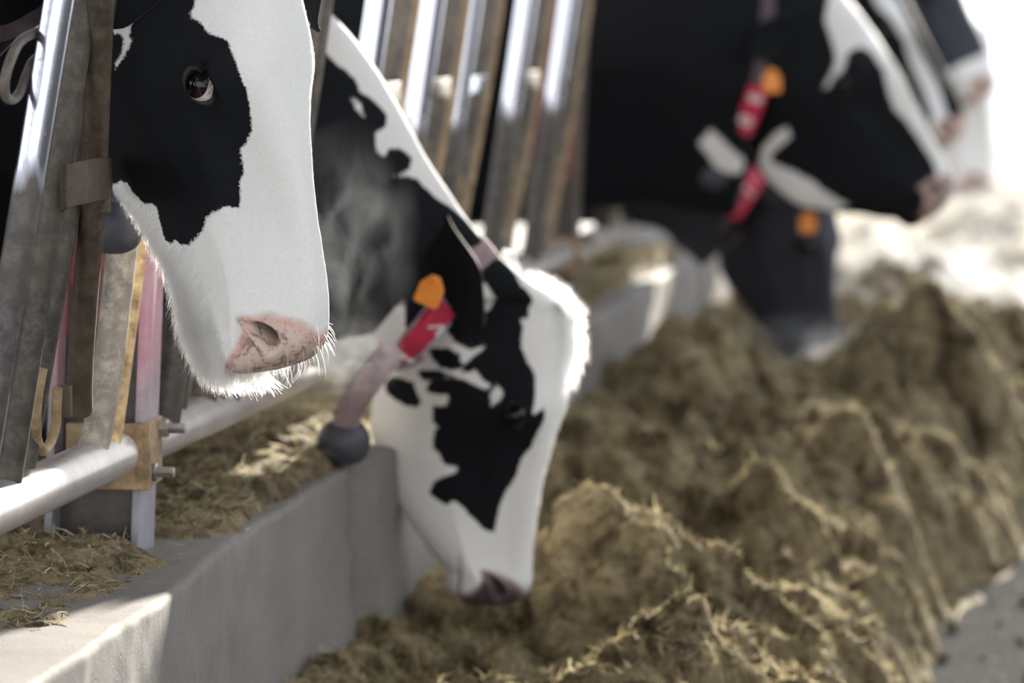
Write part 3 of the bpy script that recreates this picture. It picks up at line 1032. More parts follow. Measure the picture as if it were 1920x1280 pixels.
# strap welded round the two middle tubes
t = thing('strap_bracket', 'flat folded steel strap bracket wrapped round the middle tubes', 'bracket', on_fence(160, 390))
c = on_fence(158, 352, 0.02)
pts = [on_fence(112, 358, 0.012), on_fence(125, 348, 0.036), on_fence(150, 342, 0.044), on_fence(180, 336, 0.044), on_fence(200, 334, 0.030), on_fence(207, 334, 0.0)]
pp = bent(pts, 6)
V, F = [], []
for i, q in enumerate(pp):
    for dz, dx in ((-0.024, 0), (0.024, 0), (0.024, 0.003), (-0.024, 0.003)):
        V.append(q + np.array([dx, -dx * 0.6, dz]))
for i in range(len(pp) - 1):
    for k in range(4):
        F.append((i * 4 + k, i * 4 + (k + 1) % 4, (i + 1) * 4 + (k + 1) % 4, (i + 1) * 4 + k))
F += [(0, 1, 2, 3), (len(V) - 4, len(V) - 3, len(V) - 2, len(V) - 1)]
MB().add(V, F).build('strap', M_BROWN, t, flat=True)
MB().box(on_fence(196, 375, 0.03), (0.016, 0.006, 0.03), bev=0.0015).build('fold', M_BROWN, t)
# curved flat loop at the far left
lp = [on_fence(100, 58, -0.01), on_fence(66, 62, -0.01), on_fence(38, 78, -0.01), on_fence(20, 112, -0.01), on_fence(9, 150, -0.01), on_fence(10, 178, -0.01), on_fence(22, 187, -0.01), on_fence(36, 175, -0.01), on_fence(48, 145, -0.01), on_fence(62, 115, -0.01), on_fence(84, 100, -0.01)]
o = MB().sweep(bent(lp, 8), 0.0055, 14).build('release_loop', M_STEEL)
o['label'] = 'bent steel loop sticking out left of the polished tube'; o['category'] = 'loop'

def headlock(y, label, al):
    """one place of the barrier: polished upright, muddy partner, leaning arm with its tan edge bar, pivot bracket"""
    t = thing('headlock', label, 'headlock', fpt(y, RAIL_Z), 'headlocks of the feed barrier')
    zs = np.linspace(RAIL_Z, TOP_Z, 6)
    MB().sweep([fpt(y, z, 0.006) for z in zs], 0.0215, 16).build('upright', M_POLISHED, t)
    MB().sweep([fpt(y + 0.10, z, -0.004) for z in zs], 0.0165, 16).build('upright', M_BROWN, t)
    if y > 6.5:
        MB().sweep([fpt(y + 0.36, z, -0.010) for z in zs], 0.0165, 16).build('upright', M_STEEL, t)
    lo, hi = fpt(y + 0.20 + al, RAIL_Z + 0.02, 0.0), fpt(y + 0.26, TOP_Z, 0.0)
    mid = fpt(y + 0.22, 1.12, 0.004)
    MB().sweep(bent([lo, (lo + mid) / 2 + np.array([0, 0.01, 0]), mid, (mid + hi) / 2, hi], 6), 0.0195, 16).build('arm', M_STEEL, t)
    MB().sweep(bent([lo + np.array([0.01, 0.05, 0.0]), mid + np.array([0.012, 0.06, 0]), hi + np.array([0.01, 0.06, 0])], 6), 0.011, 12).build('edge_bar', M_TAN if y > 6 else M_STEEL, t)
    MB().box(fpt(y + 0.10, 1.12, 0.024), (0.012, 0.20, 0.035), bev=0.002).build('bracket', M_POLISHED if al < -0.045 else M_BROWN, t)
    MB().sweep(bent([fpt(y + 0.12, 0.95, 0.01), fpt(y + 0.15, 0.93, 0.014), fpt(y + 0.17, 0.86, 0.014), fpt(y + 0.15, 0.80, 0.014), fpt(y + 0.11, 0.79, 0.01)], 5), 0.006, 8).build('stop', M_TAN, t)
    return t
locks = [(4.97, 'brown headlock close behind the pink-edged post', 0.06), (5.35, 'headlock between the two nearest black and white cows', 0.02),
         (6.14, 'headlock just beyond the neck of the eating cow', -0.02), (6.68, 'headlock with the widest white shine, second right of the eating cow\'s neck', -0.04),
         (7.13, 'headlock with a bright bracket, third in the row right of the eating cow\'s neck', -0.05), (7.88, 'fourth headlock in the row right of the eating cow\'s neck', -0.04), (8.56, 'last headlock before the second post', -0.03),
         (9.95, 'headlock beyond the second post behind black necks', 0.0), (10.85, 'headlock hidden among the far cows', 0.0)]
for y, lb, al in locks:
    headlock(y, lb, al)

# ------------------------------------------------------------------ added to shape the light over the near part: roof and low side wall, both unseen
def shading_roof():  # unseen cover, added and cut to block sky and let low sun through
    mb = MB()
    for (x0, z0, x1, z1) in ((-9.0, 3.9, -0.5, 5.6), (-0.5, 5.6, 3.4, 4.8)):
        dx, dz = x1 - x0, z1 - z0
        L = math.hypot(dx, dz); a = math.atan2(dz, dx)
        Rm = np.array([[math.cos(a), 0, -math.sin(a)], [0, 1, 0], [math.sin(a), 0, math.cos(a)]])
        mb.box(((x0 + x1) / 2, 0.5, (z0 + z1) / 2), (L, 17.0, 0.08), R=Rm)
    return mb.build('added_roof', simple('added_roof_sheets', (0.05, 0.045, 0.04), (0.10, 0.09, 0.08), 0.8, 3), flat=True, kind='structure')
shading_roof()
MB().box((4.6, 4.0, 0.9), (0.2, 15, 1.8)).build('added_wall_right', concrete('added_wall_concrete', (0.16, 0.155, 0.15), (0.24, 0.23, 0.22)), flat=True, kind='structure')  # unseen low wall, added to darken what the tubes reflect
MB().box((1.5, 49.0, 0.37), (9.0, 0.25, 0.74)).build('added_wall_far', concrete('haze_tinted_concrete', (0.16, 0.165, 0.18), (0.24, 0.245, 0.26)), flat=True, kind='structure')  # made-up wall, its bluish colour stands in for the hazy far end

# ------------------------------------------------------------------ the animals
POLYS = {}
NECK_BLACK = [(-3.0, -0.45), (0.0, -0.45), (0.0, 0.45), (-3.0, 0.45)]
POLYS['cow1'] = [
    [(0.06, -0.1215), (0.0732, -0.1235), (0.0842, -0.1254), (0.0974, -0.1274), (0.115, -0.1332), (0.1259, -0.1254), (0.1367, -0.1196), (0.1454, -0.1079), (0.1541, -0.0982), (0.1673, -0.0943), (0.183, -0.0904), (0.1987, -0.0885), (0.2143, -0.0846), (0.2336, -0.0865), (0.2529, -0.0943), (0.2679, -0.104), (0.2743, -0.1118), (0.2807, -0.1235), (0.2936, -0.1274), (0.3125, -0.1313), (0.3229, -0.1391), (0.3354, -0.1449), (0.3521, -0.1527), (0.3479, -0.1624), (0.3458, -0.1721), (0.35, -0.1799), (0.35, -0.1857), (0.3562, -0.1993), (0.3688, -0.2149), (0.3771, -0.2382), (0.3833, -0.2538), (0.3792, -0.2694), (0.3729, -0.2791), (0.3771, -0.2966), (0.3708, -0.3044), (0.3562, -0.2946), (0.3438, -0.2888), (0.3292, -0.2771), (0.325, -0.2791), (0.3229, -0.2966), (0.3146, -0.3005), (0.3042, -0.3063), (0.2936, -0.3024), (0.2893, -0.3141), (0.2893, -0.3627), (0.2786, -0.3724), (0.27, -0.3724), (0.2614, -0.3724), (0.2529, -0.3744), (0.2421, -0.3724), (0.2336, -0.3724), (0.2229, -0.3724), (0.2143, -0.3705), (0.2032, -0.3705), (0.192, -0.3705), (0.183, -0.3685), (0.174, -0.3705), (0.1628, -0.3705), (0.1498, -0.3705), (0.1389, -0.3685), (0.1302, -0.3666), (0.1193, -0.3646), (-0.249, 0.2694), (-0.242, 0.2674), (-0.242, 0.2577), (-0.228, 0.2616), (-0.2, 0.2771), (0.047, -0.3608), (0.0361, -0.3569), (0.0252, -0.3471), (0.0002, -0.318), (0.0165, -0.3005), (0.0209, -0.283), (0.0252, -0.2674), (0.0317, -0.2519), (0.0339, -0.2363), (0.0383, -0.2227), (0.0404, -0.2091), (0.0426, -0.1974), (0.0448, -0.1877), (0.047, -0.176), (0.0491, -0.1663), (0.0535, -0.1546), (0.0557, -0.1449), (0.0578, -0.1332)],
]
POLYS['cow1_white'] = [
    [(0.0996, -0.2091), (0.0974, -0.1993), (0.0996, -0.1896), (0.1062, -0.1896), (0.115, -0.1935), (0.1237, -0.1974), (0.128, -0.1955), (0.1367, -0.1993), (0.1433, -0.2052), (0.1541, -0.2149), (0.1585, -0.2227), (0.1498, -0.2188), (0.1433, -0.2091), (0.1346, -0.2052), (0.1259, -0.2032), (0.1193, -0.2071), (0.1172, -0.213)],
]
POLYS['cow2'] = [
    [(0.0875, -0.1618), (0.1104, -0.1744), (0.1241, -0.1838), (0.1468, -0.1901), (0.1332, -0.1712), (0.1468, -0.1618), (0.1559, -0.1461), (0.165, -0.1524), (0.1605, -0.1681), (0.1514, -0.1869), (0.1559, -0.2026), (0.1605, -0.2183), (0.165, -0.2309), (0.183, -0.2403), (0.192, -0.2403), (0.192, -0.2246), (0.1875, -0.2058), (0.192, -0.2026), (0.2055, -0.2026), (0.2145, -0.2278), (0.228, -0.2246), (0.2415, -0.2246), (0.2505, -0.2121), (0.255, -0.2183), (0.273, -0.2215), (0.291, -0.2215), (0.2955, -0.2121), (0.3136, -0.2058), (0.3136, -0.1869), (0.3227, -0.1869), (0.3318, -0.2026), (0.35, -0.2278), (0.3708, -0.2403), (0.3792, -0.2278), (0.3833, -0.2152), (0.375, -0.1963), (0.3833, -0.1838), (0.3958, -0.1744), (0.404, -0.1618), (0.412, -0.1555), (0.416, -0.1429), (0.416, -0.1335), (0.3917, -0.1272), (0.3667, -0.121), (0.3409, -0.1084), (0.3182, -0.0927), (0.3, -0.0864), (0.2775, -0.0833), (0.2595, -0.0675), (0.2415, -0.0581), (0.201, -0.0424), (0.1785, -0.0518), (0.192, -0.0738), (0.183, -0.077), (0.1605, -0.077), (0.1241, -0.0801), (0.1104, -0.0927), (0.0967, -0.1021), (0.0829, -0.1115), (0.0475, -0.1115), (0.0392, -0.1178), (0.035, -0.1052), (0.0225, -0.1021), (-0.0206, -0.0738), (-0.0644, -0.0487), (-0.0906, -0.0518), (-0.13, -0.0236), (-0.172, -0.0173), (-0.214, -0.011), (-0.256, -0.0016), (-0.2887, -0.011), (-0.3167, -0.0236), (-0.298, -0.055), (-0.2793, -0.077), (-0.256, -0.0958), (-0.242, -0.1147), (-0.214, -0.1241), (-0.172, -0.1335), (-0.13, -0.1461), (0.0517, -0.2026), (0.0646, -0.1932), (0.0783, -0.1838)],
    [(0.1195, -0.2435), (0.1104, -0.2278), (0.1058, -0.2152), (0.1104, -0.1963), (0.1241, -0.1901), (0.1332, -0.1838), (0.1377, -0.1901), (0.1423, -0.2058), (0.1423, -0.2183), (0.1332, -0.234)],
    [(0.165, -0.2623), (0.1559, -0.2498), (0.1468, -0.2183), (0.1514, -0.1963), (0.165, -0.2215), (0.174, -0.2403), (0.174, -0.2466)],
    [(0.201, -0.3314), (0.183, -0.3094), (0.183, -0.2937), (0.183, -0.2812), (0.183, -0.2655), (0.192, -0.2592), (0.2055, -0.2529), (0.2145, -0.2466), (0.228, -0.256), (0.228, -0.2749), (0.2235, -0.3032), (0.2145, -0.322)],
    [(-0.0294, -0.0801), (-0.0688, -0.055), (-0.1038, -0.0236), (-0.13, 0.0016), (-0.172, 0.0047), (-0.228, 0.0079), (-0.256, 0.0016), (-0.2887, -0.0047), (-0.326, -0.0298), (-0.354, -0.0518), (-0.382, -0.0613), (-0.4007, -0.0644), (-0.4256, -0.0895), (-0.4333, -0.0958), (-0.4178, -0.0675), (-0.4256, -0.0487), (-0.4489, -0.0613), (-0.4644, -0.0801), (-0.4644, -0.0927), (-0.48, -0.099), (-0.4956, -0.0864), (-0.4878, -0.0644), (-0.4956, -0.0518), (-0.5189, -0.0581), (-0.55, -0.0707), (-0.5675, -0.0644), (-0.585, -0.0675), (-0.6113, -0.0707), (-0.6288, -0.0707), (-0.6463, -0.0707), (-0.6638, -0.0707), (-0.6813, -0.0707), (-0.7056, -0.077), (-0.7289, -0.0833), (-0.76, -0.0895), (-0.7833, -0.0927), (-0.7911, -0.0958), (-0.8067, -0.0958), (-0.8144, -0.099), (-0.8222, -0.099), (-0.83, -0.099), (-0.8374, -0.1021), (-0.8429, -0.1021), (-0.8392, -0.1115), (-0.8392, -0.1178), (-0.8355, -0.1272), (-0.8337, -0.1367), (-0.8318, -0.1429), (-0.83, -0.1492), (-0.83, -0.1555), (-0.8222, -0.1649), (-0.8222, -0.1712), (-0.8222, -0.1775), (-0.8144, -0.1838), (-0.8144, -0.1901), (-0.8067, -0.1995), (-0.8067, -0.2058), (-0.7989, -0.2121), (-0.7989, -0.2183), (-0.7989, -0.2246), (-0.7911, -0.234), (-0.7911, -0.2403), (-0.7833, -0.2466), (-0.7833, -0.256), (-0.7756, -0.2623), (-0.7756, -0.2717), (-0.7444, -0.2717), (-0.7133, -0.2749), (-0.6813, -0.278), (-0.6638, -0.2812), (-0.6375, -0.2875), (-0.6113, -0.2937), (-0.585, -0.3032), (-0.5588, -0.3032), (-0.5344, -0.3063), (-0.5033, -0.3063), (-0.4722, -0.3063), (-0.4333, -0.3063), (-0.3913, -0.3063), (-0.354, -0.2969), (-0.326, -0.2875), (-0.2887, -0.2686), (-0.256, -0.2498), (-0.256, -0.2309), (-0.256, -0.2121), (-0.256, -0.1869), (-0.0381, -0.2592), (-0.186, -0.1775), (-0.13, -0.1806), (0.0783, -0.2183), (0.0921, -0.2058), (0.1013, -0.1806), (0.0921, -0.1681), (0.0875, -0.1524), (0.0783, -0.1367), (0.06, -0.1272), (0.0433, -0.121), (0.0225, -0.1147)],
]
POLYS['cow2_white'] = [
    [(0.1514, -0.1398), (0.1605, -0.1304), (0.1695, -0.1272), (0.183, -0.1335), (0.192, -0.1429), (0.1695, -0.1461)],
    [(-0.144, -0.0958), (-0.13, -0.0927), (-0.095, -0.1052), (0.0225, -0.1587), (0.0392, -0.1681), (0.0308, -0.1775), (-0.1213, -0.1178)],
    [(-0.5588, -0.0864), (-0.5422, -0.0801), (-0.5267, -0.0864), (-0.5422, -0.0895)],
]
POLYS['cow3_white'] = [
    [(0.0156, -0.0511), (0.0433, -0.0837), (0.0655, -0.1082), (0.093, -0.1164), (0.1206, -0.1246), (0.1539, -0.1409), (0.1706, -0.1613), (0.1819, -0.1777), (0.1875, -0.1613), (0.1763, -0.1409), (0.1539, -0.1164), (0.1594, -0.0878), (0.1875, -0.0674), (0.2325, -0.0674), (0.255, -0.0796), (0.2831, -0.0878), (0.3167, -0.096), (0.35, -0.0878), (0.4, -0.0837), (0.4458, -0.0878), (0.4812, -0.1041), (0.4938, -0.1409), (0.4938, -0.1777), (0.5156, -0.194), (0.5488, -0.1899), (0.5503, 0.0429), (0.5445, 0.0143), (0.5335, 0.0061), (0.5, -0.0265), (0.4692, -0.0184), (0.4458, -0.0143), (0.415, -0.0143), (0.3889, -0.0143), (0.3611, -0.0102), (0.3278, -0.0184), (0.2888, -0.0225), (0.2606, -0.0184), (0.2269, -0.0184), (0.1931, -0.002), (0.165, 0.002), (0.1372, -0.002), (0.1095, -0.002), (0.082, 0.002), (0.0489, 0.002), (0.0322, -0.0061)],
    [(-0.2583, -0.2675), (-0.235, -0.2512), (-0.06, -0.3124), (0.1372, -0.3696), (-0.13, -0.2716), (0.1987, -0.3655), (-0.13, -0.3043), (-0.165, -0.3002), (-0.2117, -0.2961), (-0.235, -0.2798)],
    [(0.1931, -0.3165), (0.1875, -0.2798), (0.1931, -0.2553), (0.2156, -0.2593), (0.2156, -0.2838), (0.2156, -0.3083), (0.2269, -0.3247), (0.255, -0.3124), (0.2831, -0.3002), (0.3278, -0.2879), (0.3722, -0.2961), (0.41, -0.3124), (0.405, -0.3778), (0.3778, -0.3655), (0.3556, -0.3737), (0.3333, -0.3859), (0.3, -0.39), (0.2719, -0.3941), (0.2213, -0.3655)],
]
POLYS['cow5_white'] = [
    [(0.1058, -0.1191), (0.135, -0.1191), (0.183, -0.1123), (0.246, -0.1055), (0.273, -0.1191), (0.3083, -0.1327), (0.35, -0.1463), (0.3917, -0.16), (0.42, -0.1736), (0.4575, -0.1804), (0.475, -0.2076), (0.5173, -0.2144), (0.5445, -0.228), (0.5495, 0.0579), (0.541, -0.0987), (0.4833, -0.1327), (0.44, -0.1191), (0.3917, -0.0919), (0.35, -0.0851), (0.3, -0.0783), (0.264, -0.0715), (0.219, -0.0579), (0.183, -0.0647), (0.145, -0.0579), (0.0875, -0.0647), (0.06, -0.1055)],
]


def pose_by_eye(px, py, Y, yaw, pitch, roll, sc, ref=EYE):
    """places a head so that its right eye lies at the given spot"""
    R = rot(math.radians(yaw), math.radians(pitch), math.radians(roll))
    e = at(px, py, Y)
    return (yaw, pitch, roll, e - R @ (np.array(ref) * sc), sc)

def neck_body(O, R, sc, tops, bots, Yb, x_w, top_z=1.42, white=False, wn=(0.07, 0.11, 0.08)):
    """stations from the nape to the rump: neck points given relative to the poll, then the trunk"""
    st = []
    lat0 = R @ np.array([0, 1.0, 0])
    n = len(tops)
    for k, (t, b) in enumerate(zip(tops, bots)):
        f = (k + 1) / (n + 0.5)
        lat = lat0 * (1 - f) + np.array([0, 1.0, 0]) * f
        g = 1 + 0.25 * k
        st.append((O + np.array(t), O + np.array(b), lat, wn[0] * g, wn[1] * g, wn[2] * g))
    X = np.array([1.0, 0, 0])
    Y1 = np.array([0, 1.0, 0])
    def tr(dx, zt, zb, a, b, c):
        st.append((np.array([x_w + dx, Yb, zt]), np.array([x_w + dx, Yb, zb]), Y1, a, b, c))
    tr(-0.10, top_z - 0.02, 0.66, 0.10, 0.22, 0.14)
    tr(-0.35, top_z, 0.60, 0.13, 0.29, 0.20)
    tr(-0.75, top_z - 0.03, 0.58, 0.20, 0.36, 0.30)
    tr(-1.15, top_z - 0.02, 0.60, 0.22, 0.38, 0.30)
    tr(-1.45, top_z, 0.70, 0.26, 0.32, 0.20)
    tr(-1.62, top_z - 0.08, 0.85, 0.14, 0.20, 0.12)
    return st

def collar_ring(info, s0, name_parts, root, w=0.035, mat=None, grow=0.006, ds=0.0, s_vent=None):
    """strap lying on the coat: dorsal end at station s0, ventral end at s_vent"""
    V, SS, TH, nr, nc = info['V'], info['SS'], info['TH'], info['nr'], info['nc']
    grid = V[:nr * nc].reshape(nr, nc, 3)
    srow = SS[:, 0]
    th = TH[0]
    sv = s0 if s_vent is None else s_vent
    pts = []
    for j in range(0, nc, 2):
        f = (1 - math.cos(th[j])) / 2
        sj = s0 + (sv - s0) * f
        r = np.interp(sj, srow, np.arange(nr))
        r0 = int(r); fr = r - r0
        p = grid[r0, j] * (1 - fr) + grid[min(r0 + 1, nr - 1), j] * fr
        rr = min(nr - 2, r0)
        tang = grid[min(rr + 4, nr - 1), j] - grid[max(rr - 4, 0), j]
        tang /= np.linalg.norm(tang) + 1e-9
        cen = grid[rr].mean(0)
        pts.append((p, tang, cen))
    P = np.array([p for p, _, _ in pts]); T = np.array([t for _, t, _ in pts])
    C = P.mean(0)
    nrm = P - C
    nrm -= T * (nrm * T).sum(1)[:, None]
    nrm /= np.linalg.norm(nrm, axis=1)[:, None]
    m = len(P)
    loop = np.roll(P, -1, 0) - np.roll(P, 1, 0); loop /= np.linalg.norm(loop, axis=1)[:, None]
    wdir = np.cross(loop, nrm); wdir /= np.linalg.norm(wdir, axis=1)[:, None]
    ths = [TH[0][j] for j in range(0, nc, 2)]
    return P, nrm, wdir, loop, np.array(ths)

def strap_mesh(P, nrm, wdir, w, thick, a0=None, idx=None, closed=True):
    m = len(P) if idx is None else len(idx)
    ii = range(len(P)) if idx is None else idx
    V = []
    for i in ii:
        for (sw, sn) in ((-1, 0), (-1, 1), (0, 1.25), (1, 1), (1, 0)):
            V.append(P[i] + wdir[i] * sw * w / 2 + nrm[i] * (sn * thick - 0.002))
    F = []
    rng = m if closed else m - 1
    for i in range(rng):
        i2 = (i + 1) % m
        for k in range(5):
            k2 = (k + 1) % 5
            F.append((i * 5 + k, i * 5 + k2, i2 * 5 + k2, i2 * 5 + k))
    mb = MB().add(V, F)
    if not closed:
        mb.add([V[q] for q in range(5)] , [(0, 1, 2, 3), (0, 3, 4, 0)])
        mb.add([V[-5 + q] for q in range(5)], [(3, 2, 1, 0), (0, 4, 3, 0)])
    return mb

DIGITS = {  # strokes of the numbers on the tags, in a 1 x 1.6 box
 '1': [[(0.25, 1.3), (0.55, 1.6), (0.55, 0.0)], [(0.2, 0.0), (0.9, 0.0)]],
 '7': [[(0.0, 1.6), (1.0, 1.6), (0.4, 0.0)]],
 '0': [[(0.1, 0.3), (0.1, 1.3), (0.5, 1.6), (0.9, 1.3), (0.9, 0.3), (0.5, 0.0), (0.1, 0.3)]],
 '8': [[(0.5, 0.8), (0.1, 1.2), (0.5, 1.6), (0.9, 1.2), (0.5, 0.8), (0.05, 0.4), (0.5, 0.0), (0.95, 0.4), (0.5, 0.8)]]}

def collar(root, info, s0, s_vent, strap_mat, tag_th, tag_len, tag_w, digits='', weight=True, w=0.035, tag_mat=None, wr=0.045, th_weight=-math.pi * 0.93, wdrop=0.05, w_at=None, tail=None):
    P, nrm, wdir, loop, ths = collar_ring(info, s0, None, root, s_vent=s_vent)
    col = strap_mesh(P, nrm, wdir, w, 0.006).build('collar', strap_mat, root)
    if tag_th is not None:
        i0 = int(np.argmin(abs(ths - tag_th)))
        # span tag_len along the loop
        idx = [i0]
        acc = 0; i = i0
        while acc < tag_len and len(idx) < len(P) - 2:
            acc += np.linalg.norm(P[(i + 1) % len(P)] - P[i]); i = (i + 1) % len(P); idx.append(i)
        tg = strap_mesh(P + nrm * 0.009, nrm, wdir, tag_w, 0.012, idx=idx, closed=False).build('number_tag', tag_mat or M_RED, col)
        tg['label'] = 'red plastic number tag'
        if digits:
            Q = P[idx] + nrm[idx] * 0.024
            tot = np.concatenate([[0], np.cumsum(np.linalg.norm(np.diff(Q, axis=0), axis=1))])
            nd = len(digits)
            for k, d in enumerate(digits):
                mb = MB()
                cpos = tot[-1] * (0.26 + 0.48 * k / max(1, nd - 1)) if nd > 1 else tot[-1] * 0.5
                for stroke in DIGITS[d]:
                    pts = []
                    for (a, b) in stroke:
                        al = cpos + (a - 0.5) * tag_w * 0.42          # along the strap
                        ac = (b - 0.8) * tag_w * 0.42                 # across it
                        q = np.array([np.interp(al, tot, Q[:, c]) for c in range(3)])
                        wd = wdir[idx[len(idx) // 2]]
                        pts.append(q + wd * ac)
                    dense = []
                    for p, q in zip(pts[:-1], pts[1:]):
                        dense += [p + (q - p) * t for t in np.linspace(0, 1, 5)[:-1]]
                    dense.append(pts[-1])
                    mb.sweep(dense, 0.0035, 6, squash=(nrm[i0], 0.35))
                mb.build('digit', M_WHITE_INK, col)
    if weight:
        i1 = int(np.argmin(abs(ths - th_weight)))
        c = P[i1] + nrm[i1] * wr * 0.6 + np.array([0, 0, -wdrop])
        if w_at is not None:
            c = np.array(w_at)
        if tail is not None:
            tl = MB().sweep(bent(tail, 8), w * 0.5, 14, squash=((0.35, -1, 0.2), 0.16)).build('strap_tail', strap_mat, col)
        mb = MB().lathe(c + np.array([0, 0, wr]), (0, 0, -1), [(wr * (1 - math.cos(a)), wr * 1.12 * math.sin(a)**0.8 + 1e-4) for a in np.linspace(0.001, math.pi - 0.001, 16)], 26)
        mb.box(c + np.array([0, 0, wr * 1.0]), (0.03, 0.03, 0.03), bev=0.004)
        wo = mb.build('weight', M_RUBBER, col)
        wo['label'] = 'round dark grey collar weight'
    return col

def ear_tag(root, c, nrm, up, w=0.045, h=0.055):
    nrm = np.array(nrm, float); nrm /= np.linalg.norm(nrm)
    up = np.array(up, float); up -= nrm * (up @ nrm); up /= np.linalg.norm(up)
    sd = np.cross(up, nrm)
    out = [(-.5, -.5), (-.42, -.56), (.42, -.56), (.5, -.5), (.5, .1), (.3, .35), (.14, .5), (-.14, .5), (-.3, .35), (-.5, .1)]
    V = []
    for z in (-0.002, 0.002):
        for a, b in out:
            V.append(np.array(c) + sd * a * w + up * b * h + nrm * z)
    n = len(out)
    me = bpy.data.meshes.new('ear_tag')
    me.from_pydata([tuple(v) for v in V], [], [tuple(range(n - 1, -1, -1)), tuple(range(n, 2 * n))] + [(i, (i + 1) % n, n + (i + 1) % n, n + i) for i in range(n)])
    o = put('ear_tag', me, M_ORANGE, root)
    o['label'] = 'orange plastic ear tag'
    MB().lathe(np.array(c) + up * h * 0.32, nrm, [(-0.004, 0), (-0.004, 0.006), (0.005, 0.006), (0.007, 0.003), (0.007, 0)], 12).build('stud', M_ORANGE, o)
    return o

COWS = {}
POLYS.setdefault('cow1', []).append(NECK_BLACK)
def cow1():
    pose = pose_by_eye(375, 160, 4.42, -20, 79, 2, 0.975)
    R = rot(*[math.radians(a) for a in pose[:3]]); O = pose[3]
    body = neck_body(O, R, 1.0, [(-0.10, 0.02, 0.02), (-0.26, 0.05, 0.03), (-0.50, 0.08, 0.04)], [(-0.33, 0.06, -0.10), (-0.42, 0.08, -0.24), (-0.60, 0.10, -0.48)], O[1] + 0.08, -1.85, 1.45)
    ears = [ear_piece(hl({'R': R, 'O': O, 'sc': 1}, (0.035, -0.085, -0.05)), hl({'R': R, 'O': O, 'sc': 1}, (0.10, -0.20, -0.17)), R @ np.array([0.8, -0.5, 0.3]), 0.11),
            ear_piece(hl({'R': R, 'O': O, 'sc': 1}, (0.05, 0.075, -0.05)), at(598, 58, 4.62), np.array([-0.2, -1.0, 0.2]), 0.075)]
    root, info = build_cow('dairy_cow', 'black and white cow in front with pink nose and white blaze, head sharp in focus', pose, body, 0.0021, 420, POLYS.get('cow1', []), M_COAT,
                           POLYS.get('cow1_white', []), 'dairy cows at the feed barrier', ears=ears, trunk_bias=0.25)
    add_eyes(root, info)
    collar(root, info, 16.6, 16.4, M_STRAP_DARK, None, 0, 0, '', True, wr=0.033, th_weight=-math.pi * 0.97, w_at=at(214, 426, 4.60))
    COWS['cow1'] = (root, info)
    return root, info
cow1()

def cow2():
    pose = pose_by_eye(965, 780, 5.95, -11, 100, 0, 0.915)
    R = rot(*[math.radians(a) for a in pose[:3]]); O = pose[3]
    tops = [at(px, py, Y) - O for px, py, Y in ((955, 500, 5.96), (890, 432, 5.91), (800, 300, 5.87), (705, 130, 5.83), (585, 0, 5.81), (400, -70, 5.79))]
    bots = [at(px, py, Y) - O for px, py, Y in ((680, 730, 5.93), (640, 700, 5.89), (560, 690, 5.86), (470, 720, 5.82), (330, 760, 5.81), (180, 740, 5.79))]
    body = neck_body(O, R, 1.0, tops, bots, 5.78, -1.85, 1.42, wn=(0.043, 0.075, 0.052))
    I = {'R': R, 'O': O, 'sc': 0.915}
    ears = [ear_piece(at(890, 605, 5.88), at(836, 405, 5.78), np.array([-0.5, -0.8, 0.0]), 0.12),
            ear_piece(at(945, 520, 6.02), at(962, 470, 6.10), np.array([0.6, -0.6, 0.2]), 0.05, patch=-0.5)]
    root, info = build_cow('dairy_cow', 'black and white cow eating with head down, red number collar, white tufted forehead', pose, body, 0.004, 260, POLYS.get('cow2', []), M_COAT,
                           POLYS.get('cow2_white', []), 'dairy cows at the feed barrier', ears=ears, dark_nose=0.95, top=(([0.0, 0.02, 0.07, 0.13, 0.24, 0.30, 0.42, 0.5], [-0.052, -0.026, -0.018, -0.013, -0.018, -0.022, -0.022, -0.012]), ([0.0, 0.284, 0.337, 0.387, 0.427, 0.473, 0.5], [-0.36, -0.353, -0.329, -0.295, -0.257, -0.204, -0.170])))
    add_eyes(root, info, back=0.0, dark=0.4)
    collar(root, info, 16.6, 15.7, M_STRAP, -1.95, 0.105, 0.045, '17', True, w=0.042, wr=0.037, th_weight=-3.0, w_at=at(645, 828, 5.80), tail=[at(735, 655, 5.715), at(705, 695, 5.72), at(676, 735, 5.74), at(655, 775, 5.77), at(648, 800, 5.79)])
    ear_tag(root, at(808, 543, 5.72), (-0.2, -1, 0.1), (0.4, 0, 1), 0.04, 0.045)
    COWS['cow2'] = (root, info)
cow2()

